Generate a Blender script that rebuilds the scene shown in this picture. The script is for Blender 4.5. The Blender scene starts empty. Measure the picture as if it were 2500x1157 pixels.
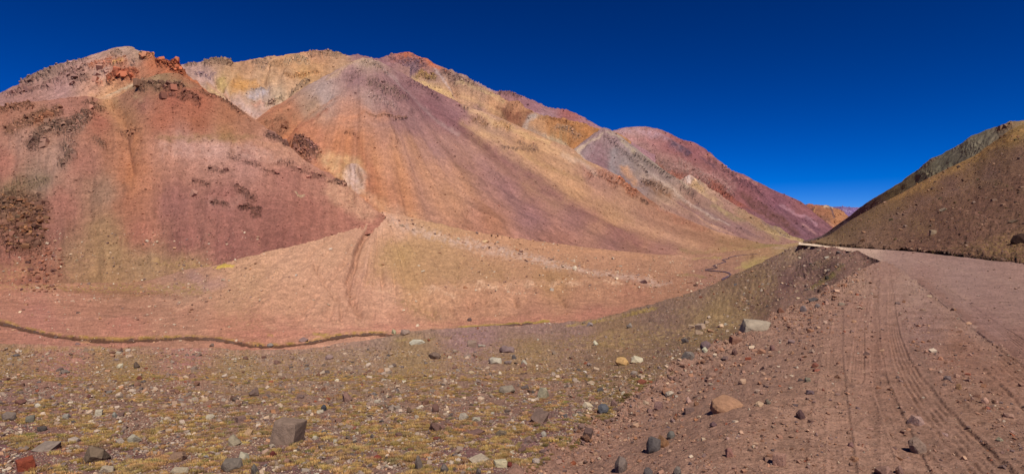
import bpy, bmesh, math, random, time
import numpy as np
from mathutils import Vector, Matrix
from mathutils.bvhtree import BVHTree
T0 = time.time()
random.seed(7)
RNG = np.random.default_rng(11)
F = 1400.0          # focal length in photo pixels (2500 wide)
YH = 585.0          # eye-level line
KALB = np.array((0.735, 0.745, 0.745))         # seen brightness -> base colour
scn = bpy.context.scene
col = scn.collection

# ------------------------------------------------------------------ noise
def _h(ix, iy, iz, seed):
    n = (ix.astype(np.int64) * 374761393 + iy.astype(np.int64) * 668265263 + iz.astype(np.int64) * 2147483647 + seed * 1274126177) & 0xFFFFFFFF
    n = ((n ^ (n >> 13)) * 1274126177) & 0xFFFFFFFF
    n = ((n ^ (n >> 16)) * 2246822519) & 0xFFFFFFFF
    return n ^ (n >> 15)
G3 = np.array([(1,1,0),(-1,1,0),(1,-1,0),(-1,-1,0),(1,0,1),(-1,0,1),(1,0,-1),(-1,0,-1),(0,1,1),(0,-1,1),(0,1,-1),(0,-1,-1)], float)
A16 = np.arange(16) * math.pi / 8
G2 = np.stack([np.cos(A16), np.sin(A16)], 1)
def n2(x, y, seed=0):
    x, y = np.broadcast_arrays(np.asarray(x, float), np.asarray(y, float))
    xi = np.floor(x); yi = np.floor(y); fx = x - xi; fy = y - yi
    u = fx*fx*fx*(fx*(fx*6-15)+10); v = fy*fy*fy*(fy*(fy*6-15)+10)
    z0 = np.zeros_like(xi)
    def g(dx, dy):
        gg = G2[_h(xi+dx, yi+dy, z0, seed) & 15]
        return gg[..., 0]*(fx-dx) + gg[..., 1]*(fy-dy)
    a = g(0,0); b = g(1,0); c = g(0,1); d = g(1,1)
    return 1.5*((a+(b-a)*u)*(1-v) + (c+(d-c)*u)*v)
def n3(p, seed=0):
    x, y, z = p[..., 0], p[..., 1], p[..., 2]
    xi = np.floor(x); yi = np.floor(y); zi = np.floor(z)
    fx = x-xi; fy = y-yi; fz = z-zi
    u = fx*fx*fx*(fx*(fx*6-15)+10); v = fy*fy*fy*(fy*(fy*6-15)+10); w = fz*fz*fz*(fz*(fz*6-15)+10)
    r = 0
    for dx in (0, 1):
        for dy in (0, 1):
            for dz in (0, 1):
                gg = G3[_h(xi+dx, yi+dy, zi+dz, seed) % 12]
                d = gg[..., 0]*(fx-dx) + gg[..., 1]*(fy-dy) + gg[..., 2]*(fz-dz)
                r = r + d*(u if dx else 1-u)*(v if dy else 1-v)*(w if dz else 1-w)
    return r
def fbm3(p, o=4, seed=0, ridged=False):
    r = 0; a = 1; t = 0
    for i in range(o):
        n = n3(p*(2.03**i) + i*17.3, seed+i)
        if ridged: n = 1 - 2.2*np.abs(n)
        r = r + a*n; t += a; a *= 0.52
    return r/t
def fbm2(x, y, o=4, seed=0):
    r = 0; a = 1; t = 0
    for i in range(o):
        r = r + a*n2(x*2.03**i + i*13.7, y*2.03**i - i*9.1, seed+i); t += a; a *= 0.55
    return r/t
def sm(x): x = np.clip(x, 0, 1); return x*x*(3-2*x)

# ------------------------------------------------------------------ masks in photo pixels
def pdist(px, py, pts):
    best = np.full(px.shape, 1e9); wid = np.zeros(px.shape)
    for a, b in zip(pts[:-1], pts[1:]):
        ax, ay = a[0], a[1]; bx, by = b[0], b[1]
        dx, dy = bx-ax, by-ay; L = dx*dx+dy*dy+1e-9
        t = np.clip(((px-ax)*dx+(py-ay)*dy)/L, 0, 1)
        d = np.hypot(px-ax-t*dx, py-ay-t*dy)
        if len(a) > 2: w = a[2]+(b[2]-a[2])*t
        else: w = 0
        m = (d - w) < (best - wid)
        best = np.where(m, d, best); wid = np.where(m, w, wid)
    return best, wid
def stroke(px, py, pts, w, soft):
    if len(pts) == 1: pts = [pts[0], (pts[0][0]+.5,)+tuple(pts[0][1:])]
    d, wd = pdist(px, py, pts)
    w = w if len(pts[0]) < 3 else wd
    return sm((w+soft-d)/(2*soft))
def poly(px, py, pts, soft):
    ins = np.zeros(px.shape, bool)
    for (ax, ay), (bx, by) in zip(pts, pts[1:]+pts[:1]):
        c = ((ay > py) != (by > py)) & (px < (bx-ax)*(py-ay)/((by-ay) or 1e-9)+ax)
        ins ^= c
    d, _ = pdist(px, py, pts+pts[:1])
    return sm(0.5 + np.where(ins, d, -d)/(2*soft))
def lin(c):
    c = np.asarray(c, float)/255.0
    return np.where(c <= 0.04045, c/12.92, ((c+0.055)/1.055)**2.4)
class Paint:
    """colour field over photo coordinates; seen-colour sRGB, kept linear"""
    def __init__(s, px, py, seed=0, warp=10):
        s.seed = seed
        s.px = px + warp*fbm2(px/45., py/45., 3, seed+3) + warp*.35*fbm2(px/11., py/11., 2, seed+5)
        s.py = py + warp*fbm2(px/45., py/45., 3, seed+4) + warp*.35*fbm2(px/11., py/11., 2, seed+6)
        s.rx, s.ry = px, py
        s.c = np.zeros(px.shape+(3,)); s.rock = np.zeros(px.shape)
    def base(s, pts, power=3.0, sx=1.0, sy=1.0):
        W = 0; C = 0
        for x, y, rgb in pts:
            d = ((s.px-x)*sx)**2 + ((s.py-y)*sy)**2 + 300
            w = d**(-power/2); W = W+w; C = C + w[..., None]*lin(rgb)
        s.c = C/W[..., None]
    def mix(s, m, rgb):
        s.c = s.c*(1-m[..., None]) + lin(rgb)*m[..., None]
    def st(s, pts, w, soft, rgb, a=1., n=0., nf=14., flow=None):
        m = stroke(s.px, s.py, pts, w, soft)*a
        if n:
            k = fbm2(s.rx/nf, s.ry/nf, 3, s.seed+len(pts)+int(pts[0][0])) if flow is None else flow
            m = m*np.clip(1-n+n*(0.5+2.2*k), 0, 1.0)
        s.mix(m, rgb); return m
    def pl(s, pts, soft, rgb, a=1., n=0., nf=14., flow=None):
        m = poly(s.px, s.py, pts, soft)*a
        if n:
            k = fbm2(s.rx/nf, s.ry/nf, 3, s.seed+int(pts[0][0])) if flow is None else flow
            m = m*np.clip(1-n+n*(0.5+2.2*k), 0, 1.0)
        s.mix(m, rgb); return m
    def crag(s, pts, w, soft, rgb, a=1., n=.7, nf=12., k=1.0):
        m = stroke(s.px, s.py, pts, w, soft)
        q = np.clip(1-n+n*(0.35+3.4*fbm2(s.rx/(nf*.62), s.ry/(nf*.62), 4, s.seed+int(pts[0][0]+pts[0][1]))), 0, 1)
        m = m*q
        s.mix(m*a*.93, tuple(min(255, v*f) for v, f in zip(rgb, (1.07, 1.02, 1.0)))); s.rock = np.maximum(s.rock, m*k)
    def mul(s, f): s.c = s.c*f[..., None]

# ------------------------------------------------------------------ curves
def pchip(xk, yk, x):
    xk = np.asarray(xk, float); yk = np.asarray(yk, float)
    h = np.diff(xk); d = np.diff(yk)/h; m = np.zeros(len(xk))
    m[0] = d[0]; m[-1] = d[-1]
    for i in range(1, len(xk)-1):
        if d[i-1]*d[i] > 0:
            w1 = 2*h[i]+h[i-1]; w2 = h[i]+2*h[i-1]
            m[i] = (w1+w2)/(w1/d[i-1]+w2/d[i])
    i = np.clip(np.searchsorted(xk, x)-1, 0, len(h)-1)
    t = np.clip((x-xk[i])/h[i], 0, 1)
    return yk[i]*(1+2*t)*(1-t)**2 + h[i]*m[i]*t*(1-t)**2 + yk[i+1]*t*t*(3-2*t) + h[i]*m[i+1]*t*t*(t-1)
def world(px, py, Z): return np.stack([(px-1250)/F*Z, Z, (YH-py)/F*Z], -1)

# ------------------------------------------------------------------ materials
def newmat(name):
    m = bpy.data.materials.new(name); m.use_nodes = True
    nt = m.node_tree; b = nt.nodes['Principled BSDF']
    b.inputs['Specular IOR Level'].default_value = 0.15
    return m, nt, b
def terrain_mat(name, fs, grain=.35, bump=.6, rough=.93, bd=1.0, rockbump=1.0):
    """vertex colour x procedural grain; fs = size in metres of the finest grain"""
    m, nt, b = newmat(name); N = nt.nodes; L = nt.links
    b.inputs['Roughness'].default_value = rough
    a = N.new('ShaderNodeAttribute'); a.attribute_name = 'Col'
    geo = N.new('ShaderNodeNewGeometry')
    def noise(size, det=4, r=.65):
        n = N.new('ShaderNodeTexNoise'); n.inputs['Scale'].default_value = 1/size
        n.inputs['Detail'].default_value = det; n.inputs['Roughness'].default_value = r
        L.new(geo.outputs['Position'], n.inputs['Vector']); return n
    n1 = noise(fs*2.6, 4, .8); n0 = noise(fs*16, 6, .7)
    mr = N.new('ShaderNodeMapRange'); mr.inputs['From Min'].default_value = .3; mr.inputs['From Max'].default_value = .7
    mr.inputs['To Min'].default_value = 1-grain; mr.inputs['To Max'].default_value = 1+grain
    L.new(n1.outputs['Fac'], mr.inputs['Value'])
    mr2 = N.new('ShaderNodeMapRange'); mr2.inputs['From Min'].default_value = .3; mr2.inputs['From Max'].default_value = .7
    mr2.inputs['To Min'].default_value = 1-grain*.7; mr2.inputs['To Max'].default_value = 1+grain*.7
    L.new(n0.outputs['Fac'], mr2.inputs['Value'])
    mm = N.new('ShaderNodeMath'); mm.operation = 'MULTIPLY'; L.new(mr.outputs[0], mm.inputs[0]); L.new(mr2.outputs[0], mm.inputs[1])
    vm = N.new('ShaderNodeVectorMath'); vm.operation = 'SCALE'
    L.new(a.outputs['Color'], vm.inputs[0]); L.new(mm.outputs[0], vm.inputs['Scale'])
    L.new(vm.outputs[0], b.inputs['Base Color'])
    bp = N.new('ShaderNodeBump'); bp.inputs['Strength'].default_value = bump; bp.inputs['Distance'].default_value = fs*1.6*bd
    nb = noise(fs*3.0, 4, .75); L.new(nb.outputs['Fac'], bp.inputs['Height'])
    # extra relief on bare rock
    r = N.new('ShaderNodeAttribute'); r.attribute_name = 'rock'
    nr = noise(fs*7, 5, .7)
    rm = N.new('ShaderNodeMath'); rm.operation = 'MULTIPLY'; L.new(nr.outputs['Fac'], rm.inputs[0]); L.new(r.outputs['Fac'], rm.inputs[1])
    bp2 = N.new('ShaderNodeBump'); bp2.inputs['Strength'].default_value = .9*rockbump; bp2.inputs['Distance'].default_value = fs*9
    L.new(rm.outputs[0], bp2.inputs['Height']); L.new(bp.outputs[0], bp2.inputs['Normal'])
    L.new(bp2.outputs[0], b.inputs['Normal'])
    return m

# ------------------------------------------------------------------ mesh building
def mesh_from(name, V, Q, tri=False, colr=None, rock=None, smooth=True, mat=None):
    me = bpy.data.meshes.new(name)
    V = np.ascontiguousarray(V, np.float32).reshape(-1, 3); Q = np.ascontiguousarray(Q, np.int32)
    k = Q.shape[1]
    me.vertices.add(len(V)); me.vertices.foreach_set('co', V.ravel())
    me.loops.add(Q.size); me.loops.foreach_set('vertex_index', Q.ravel())
    me.polygons.add(len(Q)); me.polygons.foreach_set('loop_start', np.arange(0, Q.size, k, dtype=np.int32))
    me.polygons.foreach_set('use_smooth', np.full(len(Q), smooth))
    me.update(calc_edges=True)
    if colr is not None:
        at = me.attributes.new('Col', 'FLOAT_COLOR', 'POINT')
        c = np.ones((len(V), 4), np.float32); c[:, :3] = np.asarray(colr).reshape(-1, 3); at.data.foreach_set('color', c.ravel())
    if rock is not None:
        at = me.attributes.new('rock', 'FLOAT', 'POINT'); at.data.foreach_set('value', np.asarray(rock, np.float32).ravel())
    if mat: me.materials.append(mat)
    return me
def link(name, me, label=None, cat=None, group=None, kind=None, parent=None):
    o = bpy.data.objects.new(name, me); col.objects.link(o)
    for k, v in (('label', label), ('category', cat), ('group', group), ('kind', kind)):
        if v: o[k] = v
    if parent: o.parent = parent
    return o
def grid_faces(nr, nc):
    i = np.arange(nr*nc).reshape(nr, nc)
    return np.stack([i[:-1, :-1].ravel(), i[:-1, 1:].ravel(), i[1:, 1:].ravel(), i[1:, :-1].ravel()], 1)
def normals(P):
    du = np.gradient(P, axis=1); dv = np.gradient(P, axis=0)
    n = np.cross(du, dv); n /= np.linalg.norm(n, axis=-1, keepdims=True)+1e-12
    s = np.where((n*(-P)).sum(-1) + 0*n[..., 2] < 0, -1., 1.)
    return n*s[..., None]
LAYERS = []
def finish_layer(name, P, PX, PY, nskirt, disp, paint, mat, label, cat, tag=None, sat=1., gain=1., tint=(1, 1, 1), speck=.16, skirt_slope=.75, skirt_len=.35, carve=None):
    # back side: falls away behind the crest
    if nskirt:
        top = P[-1]; w = skirt_len*np.maximum(top[:, 1], 3)
        rows = []
        dirxy = top[:, :2]/np.linalg.norm(top[:, :2], axis=1, keepdims=True)
        for k in range(1, nskirt+1):
            d = w*(k/nskirt)**1.8
            q = top.copy(); q[:, :2] += dirxy*d[:, None]; q[:, 2] -= skirt_slope*d*(0.35+.65*k/nskirt)
            rows.append(q)
        P = np.concatenate([P, np.array(rows)]); PX = np.concatenate([PX, np.repeat(PX[-1:], nskirt, 0)])
        PY = np.concatenate([PY, np.repeat(PY[-1:], nskirt, 0)])
    C, rock = paint(PX, PY, P)
    g_ = (C*np.array((.3, .55, .15))).sum(-1, keepdims=True); C = np.clip(g_+(C-g_)*sat, .004, 1)*gain*np.array(tint)
    C = C*(1+speck*(1.6*fbm2(PX/4.2, PY/3.4, 2, 7)+.9*fbm2(PX/13., PY/9., 3, 9)))[..., None]
    n = normals(P)
    d = disp(PX, PY, P, rock)
    P = P + n*d[..., None]
    if carve is not None: P = carve(P, PX, PY)
    Q = grid_faces(*P.shape[:2])
    me = mesh_from(name, P, Q, colr=np.clip(C*KALB, 0.004, .85), rock=rock, mat=mat)
    o = link(name, me, label, kind='structure')
    LAYERS.append(dict(name=name, P=P.reshape(-1, 3), Q=Q, R=rock.ravel(), C=np.clip(C*KALB, .004, .85).reshape(-1, 3), tag=tag))
    return P
def curve_layer(name, curves, step=2.44, nskirt=8, **k):
    x0 = max(c[0][0] for c in curves); x1 = min(c[-1][0] for c in curves)
    # coarser columns outside the frame
    xs = np.concatenate([np.arange(x0, min(-20, x1), step*4) if x0 < -20 else [], np.arange(max(x0, -20), min(x1, 2520), step), np.arange(2520, x1, step*4) if x1 > 2520 else [x1]])
    Y = []; LZ = []
    for c in curves:
        xk = [p[0] for p in c]
        Y.append(pchip(xk, [p[1] for p in c], xs)); LZ.append(pchip(xk, [math.log(p[2]) for p in c], xs))
    Y = np.array(Y); Z = np.exp(np.array(LZ)); H = (YH-Y)/F*Z
    rowsH, rowsZ = [], []
    n = len(curves)
    for i in range(n-1):
        m = int(max(3, np.percentile(np.abs(Y[i+1]-Y[i]), 92)/step))
        for j in range(m + (i == n-2)):
            t = j/m
            def cr(A):
                p0 = A[i-1] if i > 0 else 2*A[i]-A[i+1]; p3 = A[i+2] if i+2 < n else 2*A[i+1]-A[i]
                p1, p2 = A[i], A[i+1]
                return .5*(2*p1+(p2-p0)*t+(2*p0-5*p1+4*p2-p3)*t*t+(3*p1-p0-3*p2+p3)*t**3)
            if k.get('linear'): rowsH.append(H[i]*(1-t)+H[i+1]*t); rowsZ.append(Z[i]*(1-t)+Z[i+1]*t)
            else: rowsH.append(cr(H)); rowsZ.append(cr(Z))
    k.pop('linear', None)
    H = np.array(rowsH); Z = np.array(rowsZ)
    PX = np.repeat(xs[None], len(H), 0); PY = YH - H/Z*F
    return finish_layer(name, np.stack([(PX-1250)/F*Z, Z, H], -1), PX, PY, nskirt, **k)
def ray(px, py, tree):
    d = Vector(((px-1250)/F, 1, (YH-py)/F)).normalized()
    return tree.ray_cast(Vector((0, 0, 0)), d)

def std_disp(scale_px, Zm, amp=1., rockamp=1., gully=None, seed=0, rockwl=9):
    def f(PX, PY, P, rock):
        wl = scale_px*Zm/F; px = Zm/F
        d = amp*px*(9*fbm3(P/(wl*6), 3, seed) + 2.0*fbm3(P/wl, 3, seed+9))
        if gully is not None: d = d + gully(PX, PY)*px
        d = d + amp*px*.75*fbm3(P/(4.2*px), 2, seed+5)
        r = fbm3(P/(rockwl*px)*np.array([1, 1, .55]), 5, seed+20, ridged=True)
        d = d + rockamp*px*rock*(8.5*(r-.25)+2.5)
        return d
    return f
def polar(PX, PY, ax, ay, bend=0.):
    dx = PX-ax; dy = np.maximum(PY-ay, 1)
    dy = dy + bend*np.abs(dx)
    return np.arctan2(dx, dy), np.hypot(dx, dy)
# ================================================================== LAYERS
# ---------- far ranges
def paint_g2(PX, PY, P):
    p = Paint(PX, PY, 201, 3); p.base([(2030,515,(120,95,130)),(2095,515,(140,110,150))])
    p.st([(2060,512),(2080,520)], 3, 3, (205,180,205), .5, .9, 4); p.st([(2040,530),(2100,545)], 4, 4, (105,70,95), .6, .6, 5)
    p.rock += .5
    return p.c, p.rock
curve_layer('mountain', [[(1880,600,9000),(2250,600,9000)],[(1880,506,11500),(2000,509,11500),(2030,506,11500),(2060,505,11500),(2097,507,11500),(2120,500,11500),(2160,490,11500),(2250,488,11500)]],
    step=1.6, disp=std_disp(8, 11000, .35, .5, seed=1, rockwl=8), paint=paint_g2, mat=terrain_mat('far_rock', 12, 0.36), label='farthest violet mountain range at the valley end', cat=None)
def paint_g1(PX, PY, P):
    p = Paint(PX, PY, 202, 2)
    p.base([(1945,515,(150,75,75)),(1975,505,(165,90,60)),(1990,530,(150,95,55)),(2020,515,(175,105,60)),(2040,530,(190,120,60)),(2050,545,(190,115,55)),(2010,560,(150,75,65)),(1965,555,(135,70,78)),(1990,575,(140,72,80))])
    p.st([(2012,505),(2032,508)], 2, 2, (222,190,150), .9, .5, 3)
    p.st([(2026,508),(2031,520),(2036,532)], 2.5, 2, (105,75,80), .8); p.st([(1990,508),(1986,520)], 1.5, 1.5, (225,150,70), .9)
    p.pl([(1975,512),(1990,506),(1984,524),(1975,522)], 3, (95,55,50), .7)
    p.pl([(1995,530),(2015,525),(2030,535),(2022,552),(2005,545)], 4, (110,75,60), .6, .5, 5)
    p.pl([(1990,541),(2003,541),(2024,557),(2014,565),(1998,557)], 2.5, (214,130,58), .95)
    p.st([(2018,541),(2035,553)], 1.2, 1.2, (225,150,110), .8)
    p.pl([(1958,500),(1990,528),(2010,545),(2028,560),(2010,580),(1940,580),(1930,510)], 4, (128,68,82), .55)
    p.rock += .35
    return p.c, p.rock
curve_layer('mountain', [[(1900,600,5600),(2120,600,5600)],[(1900,560,6200),(2120,560,6200)],[(1900,512,7000),(1940,505,7000),(1960,500,7000),(1975,497,7000),(1990,500,7000),(2008,501,7000),(2022,502,7000),(2034,508,7000),(2050,512,7000),(2062,522,7000),(2076,538,7000),(2120,570,7000)]],
    step=1.4, disp=std_disp(9, 6800, .7, .8, seed=2, rockwl=9), paint=paint_g1, mat=terrain_mat('orange_rock', 7, 0.36), sat=.8, label='small orange and maroon ridge closing the valley', cat=None)
def paint_f1(PX, PY, P):
    p = Paint(PX, PY, 203, 8)
    th, r = polar(PX, PY, 1560, 230, .0); fl = n2(th*60, r/120., 5)+.5*n2(th*150, r/90., 8)
    p.base([(1540,330,(190,130,120)),(1600,320,(175,110,105)),(1640,345,(165,85,85)),(1700,370,(160,85,88)),(1760,410,(165,95,90)),(1830,450,(150,80,88)),(1900,490,(140,75,88)),(1960,510,(150,80,80)),
            (1560,390,(160,105,95)),(1620,400,(165,110,95)),(1680,420,(160,95,80)),(1740,460,(165,90,75)),(1800,490,(150,80,75)),(1900,540,(138,82,88)),(1960,560,(130,78,88)),(1850,560,(140,85,88))])
    p.st([(1500,322),(1560,318),(1600,328),(1660,362)], 7, 8, (196,150,160), .55, .6)
    p.st([(1640,352,9),(1680,372,11)], 9, 5, (90,65,85), .8, .5, 10); p.st([(1710,382,3),(1730,398,7),(1745,410,3)], 5, 5, (95,60,75), .8, .5, 10)
    p.st([(1630,350),(1600,345)], 5, 4, (100,65,70), .6, .6)
    p.st([(1715,375),(1740,382),(1790,420),(1850,450)], 3, 4, (205,130,100), .5, .7, 10)
    p.st([(1530,340),(1580,345),(1620,352)], 5, 6, (205,120,110), .4, .6)
    p.crag([(1560,390),(1620,415),(1680,440),(1760,470)], 26, 20, (140,105,92), .6, .7, 10, .8)
    p.crag([(1660,400),(1720,430),(1780,455)], 14, 12, (200,155,140), .5, .8, 8, .5)
    p.crag([(1770,410),(1800,440),(1850,470)], 12, 12, (95,60,70), .6, .7, 10, .8)
    p.st([(1640,420),(1690,445),(1740,470)], 6, 6, (190,90,50), .6, .7)
    p.st([(1600,400),(1640,425),(1660,440)], 5, 5, (196,100,50), .65, .5)
    p.pl([(1730,440),(1762,458),(1795,490),(1830,505),(1862,520),(1835,510),(1780,505),(1740,470)], 5, (165,78,50), .9, .3)
    p.pl([(1798,470),(1830,482),(1880,510),(1925,545),(1958,578),(1935,575),(1880,540),(1835,505)], 4, (112,62,52), .9, .4, 9)
    p.st([(1905,498),(1960,528),(1995,548)], 2.0, 2.5, (190,130,140), .6); p.st([(1895,505),(1970,540),(2000,560)], 4, 5, (110,62,78), .6)
    p.st([(1960,545),(1995,567)], 1.6, 2, (196,130,120), .6)
    p.mul(1+.22*np.clip(fl, -1, 1)); p.rock = np.maximum(p.rock, .25*sm((470-PY)/60+.3*(PX-1500)/400))
    return p.c, p.rock
def gul(ax, ay, fq, amp, seed, bend=0., lo=150.):
    def g(PX, PY):
        th, r = polar(PX, PY, ax, ay, bend)
        a = n2(th*fq, r/lo, seed); b = n2(th*fq*2.7, r/(lo*.5), seed+1)
        return amp*(a + .45*b - .3*np.abs(a))*sm(r/80)
    return g
curve_layer('mountain', [[(1400,600,3300),(1940,606,3500),(2080,600,3900)],[(1400,430,4000),(1700,480,4100),(1900,545,4200),(2080,590,4400)],
    [(1400,345,5200),(1480,325,5200),(1500,318,5200),(1540,310,5200),(1570,309,5200),(1600,314,5200),(1640,330,5200),(1680,346,5100),(1700,352,5100),(1722,366,5100),(1738,376,5000),(1752,392,5000),(1778,412,5000),(1820,430,5000),(1870,455,4900),(1920,479,4900),(1955,498,4900),(1985,520,4800),(2010,538,4700),(2040,562,4500),(2080,585,4400)]],
    step=2.0, disp=std_disp(14, 4600, .5, .8, lambda X, Y: 6.*n2((Y+.62*(1500-X))/16., X/120., 40)*sm((X-1560)/60), seed=3, rockwl=12), paint=paint_f1, mat=terrain_mat('pink_rock', 5, 0.36), sat=.76, gain=.96, tint=(1, 1, .97), label='pink and maroon banded mountain far up the valley', cat=None)
def paint_f0(PX, PY, P):
    p = Paint(PX, PY, 204, 4)
    p.base([(1665,440,(200,160,140)),(1700,460,(190,150,110)),(1760,500,(165,120,100)),(1840,545,(160,115,80)),(1900,575,(160,130,80)),(1750,520,(150,105,85)),(1640,470,(150,110,100)),(1940,590,(170,140,85))])
    p.pl([(1676,433),(1686,428),(1690,448),(1678,447)], 3, (225,195,180), .9); p.pl([(1686,430),(1712,446),(1704,455),(1690,445)], 4, (150,125,112), .8, .4, 5)
    p.crag([(1696,450),(1712,462)], 7, 6, (210,172,105), .95, .5, 6, .8); p.st([(1700,455),(1730,480),(1760,500)], 6, 6, (188,152,100), .6, .6)
    p.st([(1800,515),(1850,545),(1890,575)], 7, 9, (155,130,85), .5, .4); p.st([(1860,540),(1925,578)], 3, 4, (120,95,100), .7, .6, 6)
    p.st([(1870,568),(1915,585),(1950,592)], 5, 5, (195,158,100), .7)
    return p.c, p.rock
curve_layer('hill', [[(1600,560,2500),(1760,590,2700),(1990,612,3000)],[(1600,520,2900),(1680,470,3000),(1800,560,3000),(1990,598,3100)],[(1600,470,3200),(1640,450,3250),(1662,440,3300),(1676,431,3300),(1685,427,3300),(1702,438,3300),(1725,455,3300),(1760,478,3250),(1800,503,3200),(1850,532,3150),(1900,560,3100),(1950,583,3100),(1990,594,3100)]],
    step=1.8, disp=std_disp(10, 3100, .7, .9, gul(1690, 380, 26, 4, 45), seed=4, rockwl=9), paint=paint_f0, mat=terrain_mat('ochre_rock', 3.5, 0.36), sat=.8, gain=.97, tint=(1.06, .97, .95), label='small pale ochre spur in front of the pink mountain', cat=None)
# ---------- back red ridge + orange cliffs
def paint_m3b(PX, PY, P):
    p = Paint(PX, PY, 205, 8)
    p.base([(1180,215,(165,125,120)),(1230,232,(165,105,100)),(1300,255,(160,100,105)),(1340,290,(165,115,115)),(1390,275,(165,85,75)),(1440,310,(165,105,110)),(1480,325,(175,120,120))])
    p.st([(1260,262),(1320,285),(1350,305)], 3, 4, (205,165,150), .6, .6); p.crag([(1225,228),(1260,238)], 7, 5, (130,85,85), .6, .5, 8)
    return p.c, p.rock
curve_layer('mountain', [[(1100,330,2500),(1600,430,2700)],[(1100,200,3200),(1160,200,3200),(1190,214,3200),(1210,223,3200),(1245,225,3200),(1275,235,3200),(1300,245,3200),(1345,265,3200),(1380,270,3200),(1402,278,3200),(1420,286,3200),(1445,298,3200),(1465,310,3200),(1500,326,3200),(1600,380,3200)]],
    step=2.2, disp=std_disp(12, 3000, .6, .8, gul(1250, 150, 40, 3, 50), seed=5), paint=paint_m3b, mat=terrain_mat('red_rock', 3, 0.36), sat=.78, gain=.97, label='dusky red back ridge behind the orange cliffs', cat=None)
def paint_m3(PX, PY, P):
    p = Paint(PX, PY, 206, 8)
    th, r = polar(PX, PY-.55*(PX-1200), 1200, 60, 0); fl = fbm2(PX/7., PY/60., 3, 31)
    p.base([(930,150,(160,110,110)),(990,135,(195,105,65)),(1040,150,(190,110,75)),(1000,165,(140,110,118)),(1060,190,(155,115,112)),(1120,185,(165,125,110)),(1170,215,(155,115,95)),(1100,230,(200,145,105)),
            (1060,225,(215,165,100)),(1150,240,(205,150,105)),(1200,262,(205,145,95)),(1250,285,(175,110,75)),(1300,290,(195,135,85)),(1350,310,(190,130,80)),(1400,320,(190,125,70)),(1440,325,(185,120,65)),(1290,330,(170,135,110)),(1370,345,(180,135,85)),(1170,270,(165,120,105)),(1420,350,(180,120,70))])
    p.st([(985,132),(1020,138),(1062,162),(1085,175)], 5, 4, (200,100,55), .9, .4)
    p.crag([(985,150),(1010,150),(1030,165),(1000,178)], 14, 10, (125,98,110), .7, .6, 10)
    p.crag([(1022,186),(1030,183),(1045,190),(1060,192)], 8, 5, (205,160,80), .9, .5, 7, 1.3)
    p.crag([(1080,178),(1110,190),(1145,200)], 10, 7, (140,110,100), .7, .7, 8)
    p.crag([(955,140),(985,160)], 8, 8, (150,110,115), .6, .7, 8)
    p.st([(1062,170),(1095,215),(1115,238)], 1.5, 2.5, (205,175,165), .7); p.st([(1010,195),(1060,215),(1110,240)], 5, 6, (222,175,105), .7, .4)
    p.st([(1115,200),(1180,222),(1230,250)], 4, 5, (215,175,115), .7, .6)
    # dark streaked bowl and pale streaks
    p.pl([(1212,262),(1240,262),(1300,270),(1330,278),(1290,290),(1270,315),(1235,300),(1210,280)], 5, (125,72,50), .85, .55, 9, fl)
    p.pl([(1285,278),(1305,275),(1320,285),(1290,300),(1280,320),(1270,312)], 5, (185,160,145), .8, .4)
    p.pl([(1330,290),(1380,290),(1440,305),(1475,318),(1440,345),(1402,362),(1370,350),(1340,320)], 6, (176,110,52), .7, .55, 9, fl)
    p.crag([(1345,292),(1375,298),(1395,310)], 6, 5, (160,100,55), .8, .6, 7, 1.0)
    p.crag([(1360,315),(1390,320),(1410,325)], 8, 6, (190,160,135), .6, .8, 7)
    p.st([(1130,235),(1200,270),(1262,300)], 4, 8, (210,160,105), .5)
    p.st([(1330,330),(1370,350),(1400,368)], 4, 5, (196,165,130), .7)
    p.st([(1290,320),(1330,335)], 8, 8, (165,130,110), .6, .5)
    p.mul(1+.16*np.clip(fl*2, -1, 1)*sm((PX-1080)/80))
    p.rock = np.maximum(p.rock, .3)
    return p.c, p.rock
def g_m3(PX, PY):
    q = fbm2((PX+.35*PY)/16., PY/90., 3, 77)
    g = 5*q*sm((PX-1060)/100)
    g -= 14*stroke(PX, PY, [(1262,258),(1245,285),(1262,305)], 14, 14)
    g -= 14*stroke(PX, PY, [(1100,180),(1115,235)], 5, 8)
    g += 8*stroke(PX, PY, [(1335,290),(1350,330)], 4, 9)
    g -= 12*stroke(PX, PY, [(1420,315),(1400,355)], 10, 14)
    return g
curve_layer('mountain', [[(860,330,1900),(1100,330,1900),(1300,400,1950),(1540,450,2150)],[(860,200,2150),(1100,240,2200),(1300,340,2200),(1540,400,2350)],
    [(860,170,2400),(900,150,2400),(930,142,2400),(960,133,2400),(980,130,2400),(998,128,2400),(1022,138,2400),(1040,143,2400),(1062,158,2400),(1085,166,2400),(1105,175,2400),(1140,187,2420),(1160,203,2430),(1190,220,2450),(1225,238,2450),(1262,258,2450),(1300,272,2450),(1330,284,2450),(1360,288,2450),(1385,292,2450),(1430,305,2450),(1475,317,2480),(1500,322,2500),(1540,345,2500)]],
    step=2.2, disp=std_disp(12, 2300, .6, 1., g_m3, seed=6), paint=paint_m3, mat=terrain_mat('orange_cliff_rock', 2.4, 0.36), sat=.88, gain=.98, label='orange and yellow cliffs below a rust coloured crest', cat=None)
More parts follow.
